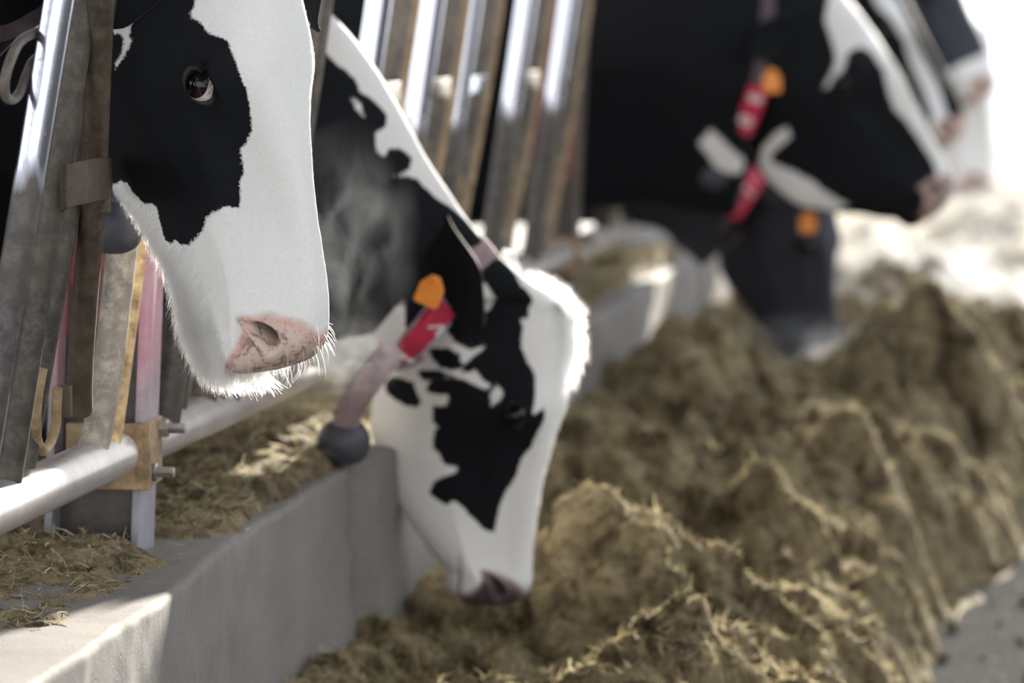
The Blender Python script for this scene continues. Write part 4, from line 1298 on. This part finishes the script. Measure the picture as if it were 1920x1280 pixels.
def cow3():
    pose = pose_by_eye(1783, 322, 9.6, -2, 50, 0, 1.12, (0.50, 0, -0.006))
    R = rot(*[math.radians(a) for a in pose[:3]]); O = pose[3]
    tops = [at(px, py, Y) - O for px, py, Y in ((1470, -75, 9.62), (1360, -110, 9.65), (1200, -140, 9.7))]
    bots = [at(px, py, Y) - O for px, py, Y in ((1385, 385, 9.62), (1290, 400, 9.65), (1150, 390, 9.7))]
    body = neck_body(O, R, 1.0, tops, bots, 9.82, -1.85, 1.45, wn=(0.09, 0.13, 0.10))
    I = {'R': R, 'O': O, 'sc': 1}
    ears = [ear_piece(hl(I, (0.03, -0.085, -0.06)), hl(I, (0.02, -0.18, -0.20)), R @ np.array([0.5, -0.8, 0.1]), 0.12),
            ear_piece(hl(I, (0.03, 0.085, -0.03)), hl(I, (0.0, 0.22, -0.09)), R @ np.array([0.6, 0.6, 0.2]), 0.11)]
    root, info = build_cow('dairy_cow', 'blurred black cow with thin white blaze and orange ear tag, looking right', pose, body, 0.006, 200, POLYS.get('cow3', []), M_COAT,
                           POLYS.get('cow3_white', []), 'dairy cows at the feed barrier', ears=ears, all_black=0.5, dark_nose=0.4, top=(([0.01, 0.07, 0.153, 0.264, 0.367, 0.5], [0.055, 0.064, 0.060, 0.046, 0.023, -0.004]), ([0.01, 0.24, 0.336, 0.405, 0.433, 0.5], [-0.33, -0.335, -0.321, -0.267, -0.232, -0.168])))
    add_eyes(root, info, dark=0.4)
    collar(root, info, 16.2, 15.6, M_STRAP_DARK, -2.15, 0.12, 0.05, '08', True, wr=0.045, th_weight=-2.95, wdrop=0.02)
    ear_tag(root, at(1447, 150, 9.36), (0.2, -1, 0.1), (0, 0, 1))
    COWS['cow3'] = (root, info)
cow3()

def other(key, label, px, py, Y, yaw, pitch, sc, mat, black=0.5, white=(), ref=EYE, neck=0, dark_nose=0.0, tag=False, coll=None, jaw=None, top=None, tb=None):
    pose = pose_by_eye(px, py, Y, yaw, pitch, 0, sc, ref)
    R = rot(*[math.radians(a) for a in pose[:3]]); O = pose[3]
    xw = -1.75
    span = O[0] - xw
    if neck == 0:    # head carried level with the neck
        tops = [(-0.12, 0.02, 0.04), (-0.45 * span, 0.05, 0.03), (-0.75 * span, 0.08, 0.04)]
        bots = [(-0.25, 0.02, -0.32), (-0.5 * span - 0.05, 0.05, -0.45), (-0.8 * span, 0.08, -0.55)]
    else:            # reaching down
        tops = [(-0.07, 0.02, 0.06), (-0.3 * span, 0.05, 0.24), (-0.6 * span, 0.10, 0.45)]
        bots = [(-0.33, 0.02, -0.10), (-0.5 * span, 0.05, -0.02), (-0.75 * span, 0.10, 0.0)]
    if tb:
        tops, bots = ([at(*q) - O for q in k] for k in tb)
    body = neck_body(O, R, 1.0, tops, bots, O[1] + 0.12, xw, 1.44)
    I = {'R': R, 'O': O, 'sc': sc}
    ears = [ear_piece(hl(I, (0.04, -0.085, -0.05)), hl(I, (0.03, -0.20, -0.16)), R @ np.array([0.5, -0.8, 0.1]), 0.12),
            ear_piece(hl(I, (0.03, 0.085, -0.03)), hl(I, (0.0, 0.22, -0.09)), R @ np.array([0.6, 0.6, 0.2]), 0.11)]
    root, info = build_cow('dairy_cow', label, pose, body, 0.009, 120, POLYS.get(key, []), mat, POLYS.get(key + '_white', []), 'dairy cows at the feed barrier', ears=ears, all_black=black, dark_nose=dark_nose, jaw=jaw, top=top)
    add_eyes(root, info, dark=0.4)
    if coll:
        collar(root, info, *coll)
    if tag:
        ear_tag(root, at(*tag), (0.2, -1, 0.1), (0, 0, 1))
    COWS[key] = (root, info)
POLYS['cow7_white'] = [[(0.42, -0.5), (0.62, -0.5), (0.62, 0.5), (0.44, 0.5)]]
other('cow4', 'dark cow with lowered grey head under the blurred black cow', 1510, 460, 10.5, -22, 84, 1.0, M_COAT_GREY, neck=1, dark_nose=0.9, tag=(1515, 415, 10.28), coll=(16.3, 15.8, M_STRAP_DARK, -1.7, 0.14, 0.05, '1', False),
      top=(([0.0, 0.2, 0.33, 0.5], [-0.022, -0.02, -0.034, -0.024]), ([0.0, 0.268, 0.393, 0.465, 0.5], [-0.38, -0.37, -0.282, -0.207, -0.17])),
      tb=(((1480, 290, 10.5), (1400, 220, 10.5), (1280, 170, 10.6)), ((1325, 490, 10.5), (1275, 465, 10.55), (1180, 420, 10.6))))
other('cow5', 'black cow with wide white blaze, directly behind the one looking right', 1660, 60, 11.35, -8, 58, 1.07, M_COAT)
other('cow6', 'pale faced cow farthest at upper right, muzzle low before the bright opening', 1798, 165, 13.6, -22, 84, 1.05, M_COAT, black=-0.5)
other('cow7', 'grey headed cow with pale muzzle at the top right, above the pale faced one', 1742, -8, 12.45, -10, 62, 1.05, M_COAT_GREY, dark_nose=0.0)

# ------------------------------------------------------------------ feed: the windrow in the alley and the litter on the curb
MOUNDS = [  # x, y, height, sx, sy
    (-0.70, 6.30, 0.19, 0.17, 0.10), (-0.50, 5.72, 0.13, 0.15, 0.13), (-0.36, 6.40, 0.12, 0.09, 0.15), (-0.48, 7.05, 0.17, 0.14, 0.12),
    (-0.84, 7.30, 0.17, 0.16, 0.13), (-0.29, 8.35, 0.27, 0.14, 0.22), (-0.30, 9.80, 0.24, 0.22, 0.24), (-0.84, 9.05, 0.22, 0.18, 0.18),
    (-0.95, 8.2, 0.08, 0.10, 0.16), (-0.58, 7.85, 0.08, 0.2, 0.12), (-0.28, 7.4, 0.14, 0.10, 0.14), (-0.6, 11.4, 0.14, 0.25, 0.3), (-0.1, 11.2, 0.14, 0.2, 0.25),
    (-0.5, 12.9, 0.13, 0.25, 0.3), (0.0, 13.2, 0.14, 0.2, 0.3), (-0.35, 15.0, 0.14, 0.3, 0.35), (-0.2, 17.5, 0.14, 0.3, 0.4), (-0.7, 16.0, 0.12, 0.2, 0.4),
    (-0.84, 5.80, -0.06, 0.09, 0.20), (-0.2, 20, 0.15, 0.3, 0.5), (-0.5, 22.5, 0.12, 0.3, 0.6)]

def billow(p, seed): return 1 - 2 * np.abs(vnoise(p, seed))

def windrow():
    ys = np.concatenate([np.arange(4.2, 5.2, 0.02), np.arange(5.2, 9.0, 0.0075), np.arange(9.0, 13, 0.014), np.linspace(13, 48, 420)])
    u = np.linspace(0, 1, 190)
    YY, UU = np.meshgrid(ys, u, indexing='ij')
    xb = np.interp(YY, [4, 7.9, 8.6, 9.3, 10.5, 60], [-0.20, -0.22, -0.12, 0.02, 0.30, 0.45])      # outer foot of the windrow
    x0 = CURB_X + 0.006
    XX = x0 + (xb - x0) * UU
    flat = np.stack([XX.ravel(), YY.ravel(), np.zeros(XX.size)], -1)
    edge = fbm(flat * 4.5, 3, 61).reshape(XX.shape) * 0.06
    e = (xb + edge - XX) / (xb - x0)
    env = smooth(0.0, 0.42, e) ** 0.8
    h = np.interp(YY, [4, 5.8, 6.8, 7.6, 9, 60], [0.16, 0.165, 0.19, 0.22, 0.24, 0.26]) + 0.10 * (1 - smooth(-1.07, -0.95, XX))
    for mx, my, mh, sx, sy in MOUNDS:
        h = h + mh * np.exp(-((XX - mx) / sx)**2 / 1.3 - ((YY - my) / sy)**2 / 1.3)
    H = h * env
    base = np.stack([XX.ravel(), YY.ravel(), H.ravel()], -1)
    # rounded lumps heaped over each other
    r = np.random.default_rng(21)
    LH = np.zeros(XX.shape)
    nl = 11000
    ly = 4.3 + (16 - 4.3) * r.random(nl)**1.25
    lr = 0.013 + 0.065 * r.random(nl)**3.2
    lu = r.random(nl)
    for cy, rad, cu in zip(ly, lr, lu):
        i0, i1 = np.searchsorted(ys, [cy - rad * 1.3, cy + rad * 1.3])
        if i1 - i0 < 2: continue
        row = (i0 + i1) // 2
        cx = XX[row, 0] + (XX[row, -1] - XX[row, 0]) * cu
        j0, j1 = np.searchsorted(XX[row], [cx - rad * 1.4, cx + rad * 1.4])
        if j1 - j0 < 2: continue
        sx_, sy_ = 0.8 + 0.6 * r.random(), 0.8 + 0.5 * r.random()
        dx_, dy_ = (XX[i0:i1, j0:j1] - cx) / sx_, (YY[i0:i1, j0:j1] - cy) / sy_
        dd = 1 - (dx_**2 + dy_**2) / rad**2
        bump = np.sqrt(np.maximum(dd, 0)) * rad * 1.0
        LH[i0:i1, j0:j1] = np.maximum(LH[i0:i1, j0:j1], bump + np.where(dd > 0, LH[i0:i1, j0:j1].min() * 0.5, 0))
    lum = (billow(base * np.array([4.5, 5.5, 5]) + 3.1, 71) * 0.045 + billow(base * 10.5 + 7, 73) * 0.018 + billow(base * 27, 75) * 0.010 + fbm(base * 60, 3, 77) * 0.007 + vnoise(base * 170, 78) * 0.003) + LH.ravel() * 1.75 - 0.05
    dz = lum.reshape(XX.shape) * smooth(0.0, 0.15, e) * np.minimum(1, 0.35 + 0.65 * smooth(0, 0.1, XX - x0))
    Z = H + dz - 0.012 * (1 - smooth(0.0, 0.1, e))
    # overhang: shift the tops towards the light and the alley
    X2 = XX + 0.35 * fbm(base * 9, 2, 81).reshape(XX.shape) * 0.045 * smooth(0.05, 0.2, e) * smooth(0, 0.06, XX - x0)
    Y2 = YY - 0.5 * dz * smooth(0.05, 0.2, e)
    P = np.stack([X2, Y2, Z], -1)
    nr, nc = XX.shape
    i = np.arange(nr - 1)[:, None] * nc
    j = np.arange(nc - 1)[None, :]
    F = np.stack([i + j, i + j + 1, i + nc + j + 1, i + nc + j], -1).reshape(-1, 4)
    me = mesh_from(P.reshape(-1, 3), F)
    o = put('feed_windrow', me, M_FEED, None, label='long heap of chopped golden green silage along the concrete curb', category='feed', kind='stuff')
    return o, P

def blades(name, roots, normals, n_len, wid, mat, tone, lay=0.5, parent=None, seed=1, **kw):
    """curved straw blades, two quads each, rooted on a surface"""
    r = np.random.default_rng(seed)
    n = len(roots)
    d = r.normal(size=(n, 3))
    d -= normals * (d * normals).sum(1)[:, None] * 1.0
    d /= np.linalg.norm(d, axis=1)[:, None]
    up = (r.random(n)**2 * lay)[:, None]
    d1 = d + normals * up; d1 /= np.linalg.norm(d1, axis=1)[:, None]
    bend = r.normal(size=(n, 3)) * 0.45
    d2 = d1 + bend - normals * 0.25; d2 /= np.linalg.norm(d2, axis=1)[:, None]
    L = n_len[0] + (n_len[1] - n_len[0]) * r.random(n)**2.2
    W = wid[0] + (wid[1] - wid[0]) * r.random(n)
    side = np.cross(d1, normals + r.normal(size=(n, 3)) * 0.6); side /= np.linalg.norm(side, axis=1)[:, None] + 1e-9
    p0 = roots - normals * 0.002
    p1 = p0 + d1 * (L * 0.5)[:, None]
    p2 = p1 + d2 * (L * 0.5)[:, None]
    w = (W * 0.5)[:, None]
    V = np.stack([p0 - side * w, p0 + side * w, p1 - side * w, p1 + side * w, p2 - side * w * 0.4, p2 + side * w * 0.4], 1).reshape(-1, 3)
    b = np.arange(n)[:, None] * 6
    F = np.concatenate([b + np.array([[0, 1, 3, 2]]), b + np.array([[2, 3, 5, 4]])], 1).reshape(-1, 4)
    me = mesh_from(V, F, smooth_shade=False)
    a = me.attributes.new('tone', 'FLOAT', 'POINT')
    a.data.foreach_set('value', np.repeat(tone, 6).astype(np.float32))
    return put(name, me, mat, parent, **kw)

def grid_normals(P):
    gx = np.gradient(P, axis=0); gy = np.gradient(P, axis=1)
    n = np.cross(gy, gx)
    n /= np.linalg.norm(n, axis=2)[..., None] + 1e-12
    n *= np.sign(n[..., 2:3]) + (n[..., 2:3] == 0)
    return n

feed, FP = windrow()
FN = grid_normals(FP)
def scatter_feed():
    r = np.random.default_rng(12)
    ok = (FP[..., 1] > 5.0) & (FP[..., 1] < 11.5)
    wgt = np.where(ok, 1.0, 0.0)
    # area weights
    ay = np.gradient(FP[..., 1], axis=0); ax = np.gradient(FP[..., 0], axis=1)
    wgt = wgt * np.abs(ay * ax) * np.interp(FP[..., 1], [5, 7.5, 11.5], [1.0, 0.6, 0.15])
    wgt = (wgt / wgt.sum()).ravel()
    idx = r.choice(wgt.size, 190000, p=wgt)
    roots = FP.reshape(-1, 3)[idx] + np.stack([r.normal(size=len(idx)) * 0.003, r.normal(size=len(idx)) * 0.004, np.zeros(len(idx))], -1)
    nn = FN.reshape(-1, 3)[idx]
    tone = np.clip(0.42 + 0.30 * vnoise(roots * 11, 3) + r.normal(size=len(idx)) * 0.22, 0, 1)
    blades('hay_blades', roots, nn, (0.006, 0.034), (0.0008, 0.0022), M_STRAW, tone, 0.9, parent=feed, seed=5, kind='stuff')
scatter_feed()

def litter(name, label, x0, x1, y0, y1, zbase, hfun, mask, nb, seed, L=(0.006, 0.035)):
    """a thin uneven cover of feed on a flat surface"""
    nx, ny = int((x1 - x0) / 0.008) + 2, int((y1 - y0) / 0.009) + 2
    X, Y = np.meshgrid(np.linspace(x0, x1, nx), np.linspace(y0, y1, ny))
    fl = np.stack([X.ravel(), Y.ravel(), np.zeros(X.size)], -1)
    m = mask(X, Y) + fbm(fl * 7, 3, seed).reshape(X.shape) * 0.35
    h = hfun(X, Y) * smooth(0.0, 0.8, m) + (billow(fl * 16, seed + 2) * 0.006 + fbm(fl * 60, 3, seed + 4) * 0.006 + 0.004).reshape(X.shape) * smooth(0, 0.4, m) - 0.012 * (1 - smooth(-0.1, 0.12, m))
    P = np.stack([X, Y, zbase + h], -1)
    i = np.arange(ny - 1)[:, None] * nx
    j = np.arange(nx - 1)[None, :]
    F = np.stack([i + j, i + j + 1, i + nx + j + 1, i + nx + j], -1).reshape(-1, 4)
    keep = (m.ravel()[F] > -0.12).any(1)
    F = F[keep]
    used = np.unique(F); remap = np.full(X.size, -1); remap[used] = np.arange(len(used))
    me = mesh_from(P.reshape(-1, 3)[used], remap[F])
    o = put(name, me, M_FEED, None, label=label, category='feed', kind='stuff')
    r = np.random.default_rng(seed)
    w = np.clip(m + 0.12, 0, 1).ravel()**1.5 + 0.03
    idx = r.choice(w.size, nb, p=w / w.sum())
    roots = P.reshape(-1, 3)[idx]; roots[:, 2] = np.maximum(roots[:, 2], zbase + 0.002)
    roots = roots + np.stack([r.normal(size=nb) * 0.004, r.normal(size=nb) * 0.004, np.zeros(nb)], -1)
    nn = np.tile([0, 0, 1.0], (nb, 1))
    tone = np.clip(0.5 + r.normal(size=nb) * 0.22, 0, 1)
    blades('straw_blades', roots, nn, L, (0.0009, 0.0024), M_STRAW, tone, 0.8, parent=o, seed=seed + 7, kind='stuff')
    return o
litter('curb_litter', 'golden silage crumbs and straw strewn on top of the curb around the red post', -1.52, -1.078, 3.7, 11.5, CURB_Z,
       lambda X, Y: 0.028 * np.exp(-((Y - 4.72) / 0.14)**2) + 0.018 * smooth(4.9, 5.4, Y) + 0.045 * np.exp(-((Y - 5.95) / 0.28)**2 - ((X + 1.24) / 0.10)**2) + 0.03 * smooth(9.6, 10.2, Y),
       lambda X, Y: -0.30 + 0.62 * np.exp(-((Y - 4.70) / 0.17)**2) * smooth(-1.10, -1.20, X) + 1.1 * smooth(4.85, 5.15, Y) * smooth(-1.08, -1.12, X) - 0.35 * smooth(6.4, 7.2, Y) + 0.95 * np.exp(-((Y - 4.36) / 0.33)**4) * smooth(-1.075, -1.12, X), 40000, 91)

litter('alley_litter', 'thin scatter of silage bits on the alley floor along the foot of the heap', -0.30, 0.42, 6.9, 11.0, 0.0,
       lambda X, Y: 0.006 + 0 * X, lambda X, Y: 0.12 - 7.0 * np.maximum(0, X - np.interp(Y, [4, 7.9, 8.6, 9.3, 10.5, 60], [-0.20, -0.22, -0.12, 0.02, 0.30, 0.45]) + 0.02), 9000, 95, (0.004, 0.025))
# crumbs that rolled off the heap onto the alley
r_ = np.random.default_rng(77)
mb = MB()
for k in range(70):
    Y_ = 6.9 + 4.5 * r_.random()**1.3
    X_ = np.interp(Y_, [4, 7.9, 8.6, 9.3, 10.5, 60], [-0.20, -0.22, -0.12, 0.02, 0.30, 0.45]) - 0.04 + 0.30 * r_.random()**1.8
    rd = 0.005 + 0.012 * r_.random()**2.5
    q = [(-rd, 0.0), (-rd * 0.6, rd * 0.85), (0, rd * 1.1), (rd * 0.6, rd * 0.7), (rd * 0.8, 0.0)]
    mb.lathe((X_, Y_, rd * 0.55), (r_.normal(), r_.normal(), 0.3), q, 7)
V_ = np.concatenate(mb.V)
mb.V = [V_ + np.stack([vnoise(V_ * 90 + c * 5, 50 + c) for c in range(3)], -1) * 0.004]
o_ = MB().add(mb.V[0], np.concatenate(mb.F)).build('feed_crumbs', M_FEED)
o_['label'] = 'dark crumbs of silage scattered on the bare alley floor beside the heap'; o_['category'] = 'feed'; o_['kind'] = 'stuff'

# ------------------------------------------------------------------ hair
def hair_strands(name, root, info, n, seed, select, length, lift, radius=0.00013, mat=M_HAIR, steps=4, spread=0.25, tone_fn=None, droop=0.0, flow=None, bare=False):
    """short hairs rooted on the skin of a cow; select, length and lift are functions of head-local position and normal"""
    nr, nc = info['nr'], info['nc']
    G = info['V'][:nr * nc].reshape(nr, nc, 3)
    gx = np.gradient(G, axis=0); gy = np.roll(G, -1, 1) - np.roll(G, 1, 1)
    nn = np.cross(gx, gy)
    area = np.linalg.norm(nn, axis=2)
    C = G.mean(1, keepdims=True)
    nn *= np.sign((nn * (G - C)).sum(-1, keepdims=True))
    nn /= area[..., None] + 1e-12
    R, O, sc = info['R'], info['O'], info['sc']
    L = ((G.reshape(-1, 3) - O) @ R) / sc
    NL = nn.reshape(-1, 3) @ R
    w = area.ravel() * select(L, NL) * (np.ones(nr * nc) if bare else (info['skin'][:nr * nc] < 0.3)) * (info['lid'][:nr * nc] < 0.3)
    if mat is M_BEARD:
        w = w * (info['pat'][:nr * nc] < -0.004)
    r = np.random.default_rng(seed)
    idx = r.choice(w.size, n, p=w / w.sum())
    ri, ci = idx // nc, idx % nc
    fr, fc = r.random(n), r.random(n)
    r2, c2 = np.minimum(ri + 1, nr - 1), (ci + 1) % nc
    P = (G[ri, ci] * ((1 - fr) * (1 - fc))[:, None] + G[r2, ci] * (fr * (1 - fc))[:, None] + G[ri, c2] * ((1 - fr) * fc)[:, None] + G[r2, c2] * (fr * fc)[:, None])
    nrm = nn.reshape(-1, 3)[idx]
    l = L[idx]
    if flow is None:
        f = np.stack([np.tanh((l[:, 0] - 0.14) * 14), l[:, 1] * 2.5, np.full(n, -0.10)], -1)
    else:
        f = flow(l, NL[idx])
    f = f @ R.T
    # combing noise
    f = f + np.stack([vnoise(P * 60 + k * 7.7, 40 + k) for k in range(3)], -1) * 0.35
    f -= nrm * (f * nrm).sum(1)[:, None]
    f /= np.linalg.norm(f, axis=1)[:, None] + 1e-9
    lf = lift(l, NL[idx])
    d = f + nrm * lf[:, None] + r.normal(size=(n, 3)) * spread
    d /= np.linalg.norm(d, axis=1)[:, None]
    LL = length(l, NL[idx], r)
    pts = np.zeros((n, steps, 3))
    cur = P - nrm * 0.0006
    for k in range(steps):
        pts[:, k] = cur
        d = d + f * 0.12 - np.array([0, 0, droop]) - nrm * 0.05
        d /= np.linalg.norm(d, axis=1)[:, None]
        cur = cur + d * (LL / (steps - 1))[:, None]
    base = np.array(world_loc(root))
    hc = bpy.data.hair_curves.new(name)
    hc.add_curves([steps] * n)
    hc.attributes['position'].data.foreach_set('vector', (pts - base).astype(np.float32).ravel())
    ra = hc.attributes.new('radius', 'FLOAT', 'POINT') if 'radius' not in hc.attributes else hc.attributes['radius']
    rr = np.tile(radius * np.linspace(1.0, 0.15, steps), n)
    ra.data.foreach_set('value', rr.astype(np.float32))
    pa = info['pat'][:nr * nc][idx] + vnoise(P * 300, 3) * 0.0018
    tone = np.where(pa > 0, 0.05 + 0.3 * r.random(n), 0.7 + 0.3 * r.random(n)) if tone_fn is None else tone_fn(l, r)
    ta = hc.attributes.new('tone', 'FLOAT', 'CURVE')
    ta.data.foreach_set('value', tone.astype(np.float32))
    hc.materials.append(mat)
    o = bpy.data.objects.new(name, hc)
    return link(o, root, kind='stuff')

one = lambda l, *a: np.ones(len(l))
root1, info1 = COWS['cow1']
# short coat of the whole head
hair_strands('short_coat', root1, info1, 150000, 3, lambda L, N_: (L[:, 0] > -0.02) * np.where(L[:, 1] > 0.10, 0.3, 1.0),
             lambda l, n_, r: (0.0035 + 0.0035 * r.random(len(l))) * np.where(l[:, 0] > 0.45, 0.7, 1.0), lambda l, n_: np.full(len(l), 0.28), 0.00014, spread=0.12)
# beard under chin and jaw, lit from behind
def beard_sel(L, N_):
    w = smooth(0.20, 0.40, L[:, 0]) * smooth(-0.10, -0.75, N_[:, 2]) + 0.8 * smooth(0.42, 0.50, L[:, 0]) * smooth(-0.135, -0.165, L[:, 2]) * smooth(0.05, 0.0, L[:, 1])
    return w * (L[:, 0] > 0.15)
hair_strands('chin_hair', root1, info1, 24000, 5, beard_sel, lambda l, n_, r: (0.009 + 0.025 * smooth(0.28, 0.43, l[:, 0])) * (0.35 + 0.75 * r.random(len(l))), lambda l, n_: np.full(len(l), 1.6), 0.00024,
             mat=M_BEARD, steps=6, spread=0.28, droop=0.03)
# long whiskers on chin and lips
hair_strands('whiskers', root1, info1, 300, 6, lambda L, N_: (L[:, 0] > 0.42) * ((L[:, 2] < -0.10) | (L[:, 0] > 0.50)) * np.where(L[:, 2] < -0.15, 1.0, 0.4), lambda l, n_, r: 0.018 + 0.026 * r.random(len(l)), lambda l, n_: np.full(len(l), 1.6), 0.00024,
             mat=M_BEARD, steps=7, spread=0.35, tone_fn=lambda l, r: 0.85 + 0.15 * r.random(len(l)), droop=0.04, bare=True)
# eyelashes and brow
hair_strands('lashes', root1, info1, 260, 8, lambda L, N_: np.exp(-((L[:, 0] - EYE[0] + 0.004) / 0.016)**2 - ((L[:, 2] - EYE[2] - 0.016) / 0.004)**2), lambda l, n_, r: 0.008 + 0.008 * r.random(len(l)), lambda l, n_: np.full(len(l), 1.6), 0.00018,
             steps=5, spread=0.15, tone_fn=lambda l, r: 0.05 * np.ones(len(l)), droop=0.08, flow=lambda l, n_: np.tile([0.2, 0, -0.4], (len(l), 1)))

root2, info2 = COWS['cow2']
hair_strands('short_coat', root2, info2, 60000, 13, lambda L, N_: (L[:, 0] > -0.1) * 1.0, lambda l, n_, r: 0.005 + 0.006 * r.random(len(l)), lambda l, n_: np.full(len(l), 0.45), 0.00022, spread=0.2)
hair_strands('forelock', root2, info2, 9000, 14, lambda L, N_: np.exp(-((L[:, 0] - 0.035) / 0.05)**2) * smooth(0.2, 0.7, N_[:, 2]) * smooth(0.055, 0.02, np.abs(L[:, 1] - 0.01)),
             lambda l, n_, r: 0.016 + 0.022 * r.random(len(l)), lambda l, n_: np.full(len(l), 0.8), 0.0003, mat=M_BEARD, steps=6, spread=0.4, tone_fn=lambda l, r: 0.75 + 0.25 * r.random(len(l)),
             flow=lambda l, n_: np.stack([l[:, 0] * 8 - 0.2, l[:, 1] * 6, np.zeros(len(l))], -1))

# ------------------------------------------------------------------ vapour
def vapour(label, c, r, dens, scale, aniso=0.35):
    me = bpy.data.meshes.new('breath_vapour')
    mb = MB()
    n = 16
    mb.lathe((0, 0, 0), (0, 0, 1), [(-math.cos(a), math.sin(a) + 1e-5) for a in np.linspace(0.001, math.pi - 0.001, 12)], n)
    V = np.concatenate(mb.V); Fl = [tuple(f) for f in np.concatenate(mb.F).tolist()]
    me.from_pydata(V.tolist(), [], Fl)
    o = bpy.data.objects.new('breath_vapour', me)
    me.materials.append(vapour_mat('vapour', dens, scale, aniso=aniso))
    o.location = c; o.scale = r
    return link(o, None, label=label, category='vapour', kind='stuff')
vapour('thin wisp of breath drifting over the black neck beside the pink nose', at(655, 450, 5.05), (0.10, 0.16, 0.17), 0.75, 2.2)
vapour('bright puff of breath just below and right of the pink nose', at(650, 670, 4.95), (0.08, 0.12, 0.06), 1.8, 2.0)
vapour('steam rising from the silage around the grey lowered head', at(1560, 720, 9.9), (0.42, 0.5, 0.20), 2.0, 2.2, 0.5)
vapour('low steam hanging over the far silage at right', at(1740, 560, 12.8), (0.55, 1.3, 0.28), 0.9, 2.5, 0.5)

def haze():
    mb = MB().box((-4.8, 29.7, 2.03), (18, 35.4, 4.0))
    g = N('barn_haze')
    vol = g.n('VolumeScatter', i_Density=0.011, i_Anisotropy=0.4)
    vol.inputs['Color'].default_value = (0.74, 0.86, 1.0, 1)
    g.l(vol.outputs[0], g.out.inputs['Volume'])
    o = mb.build('barn_haze', g.m, flat=True)
    o['label'] = 'pale bluish haze filling the far end of the feed alley'; o['category'] = 'haze'; o['kind'] = 'stuff'
haze()
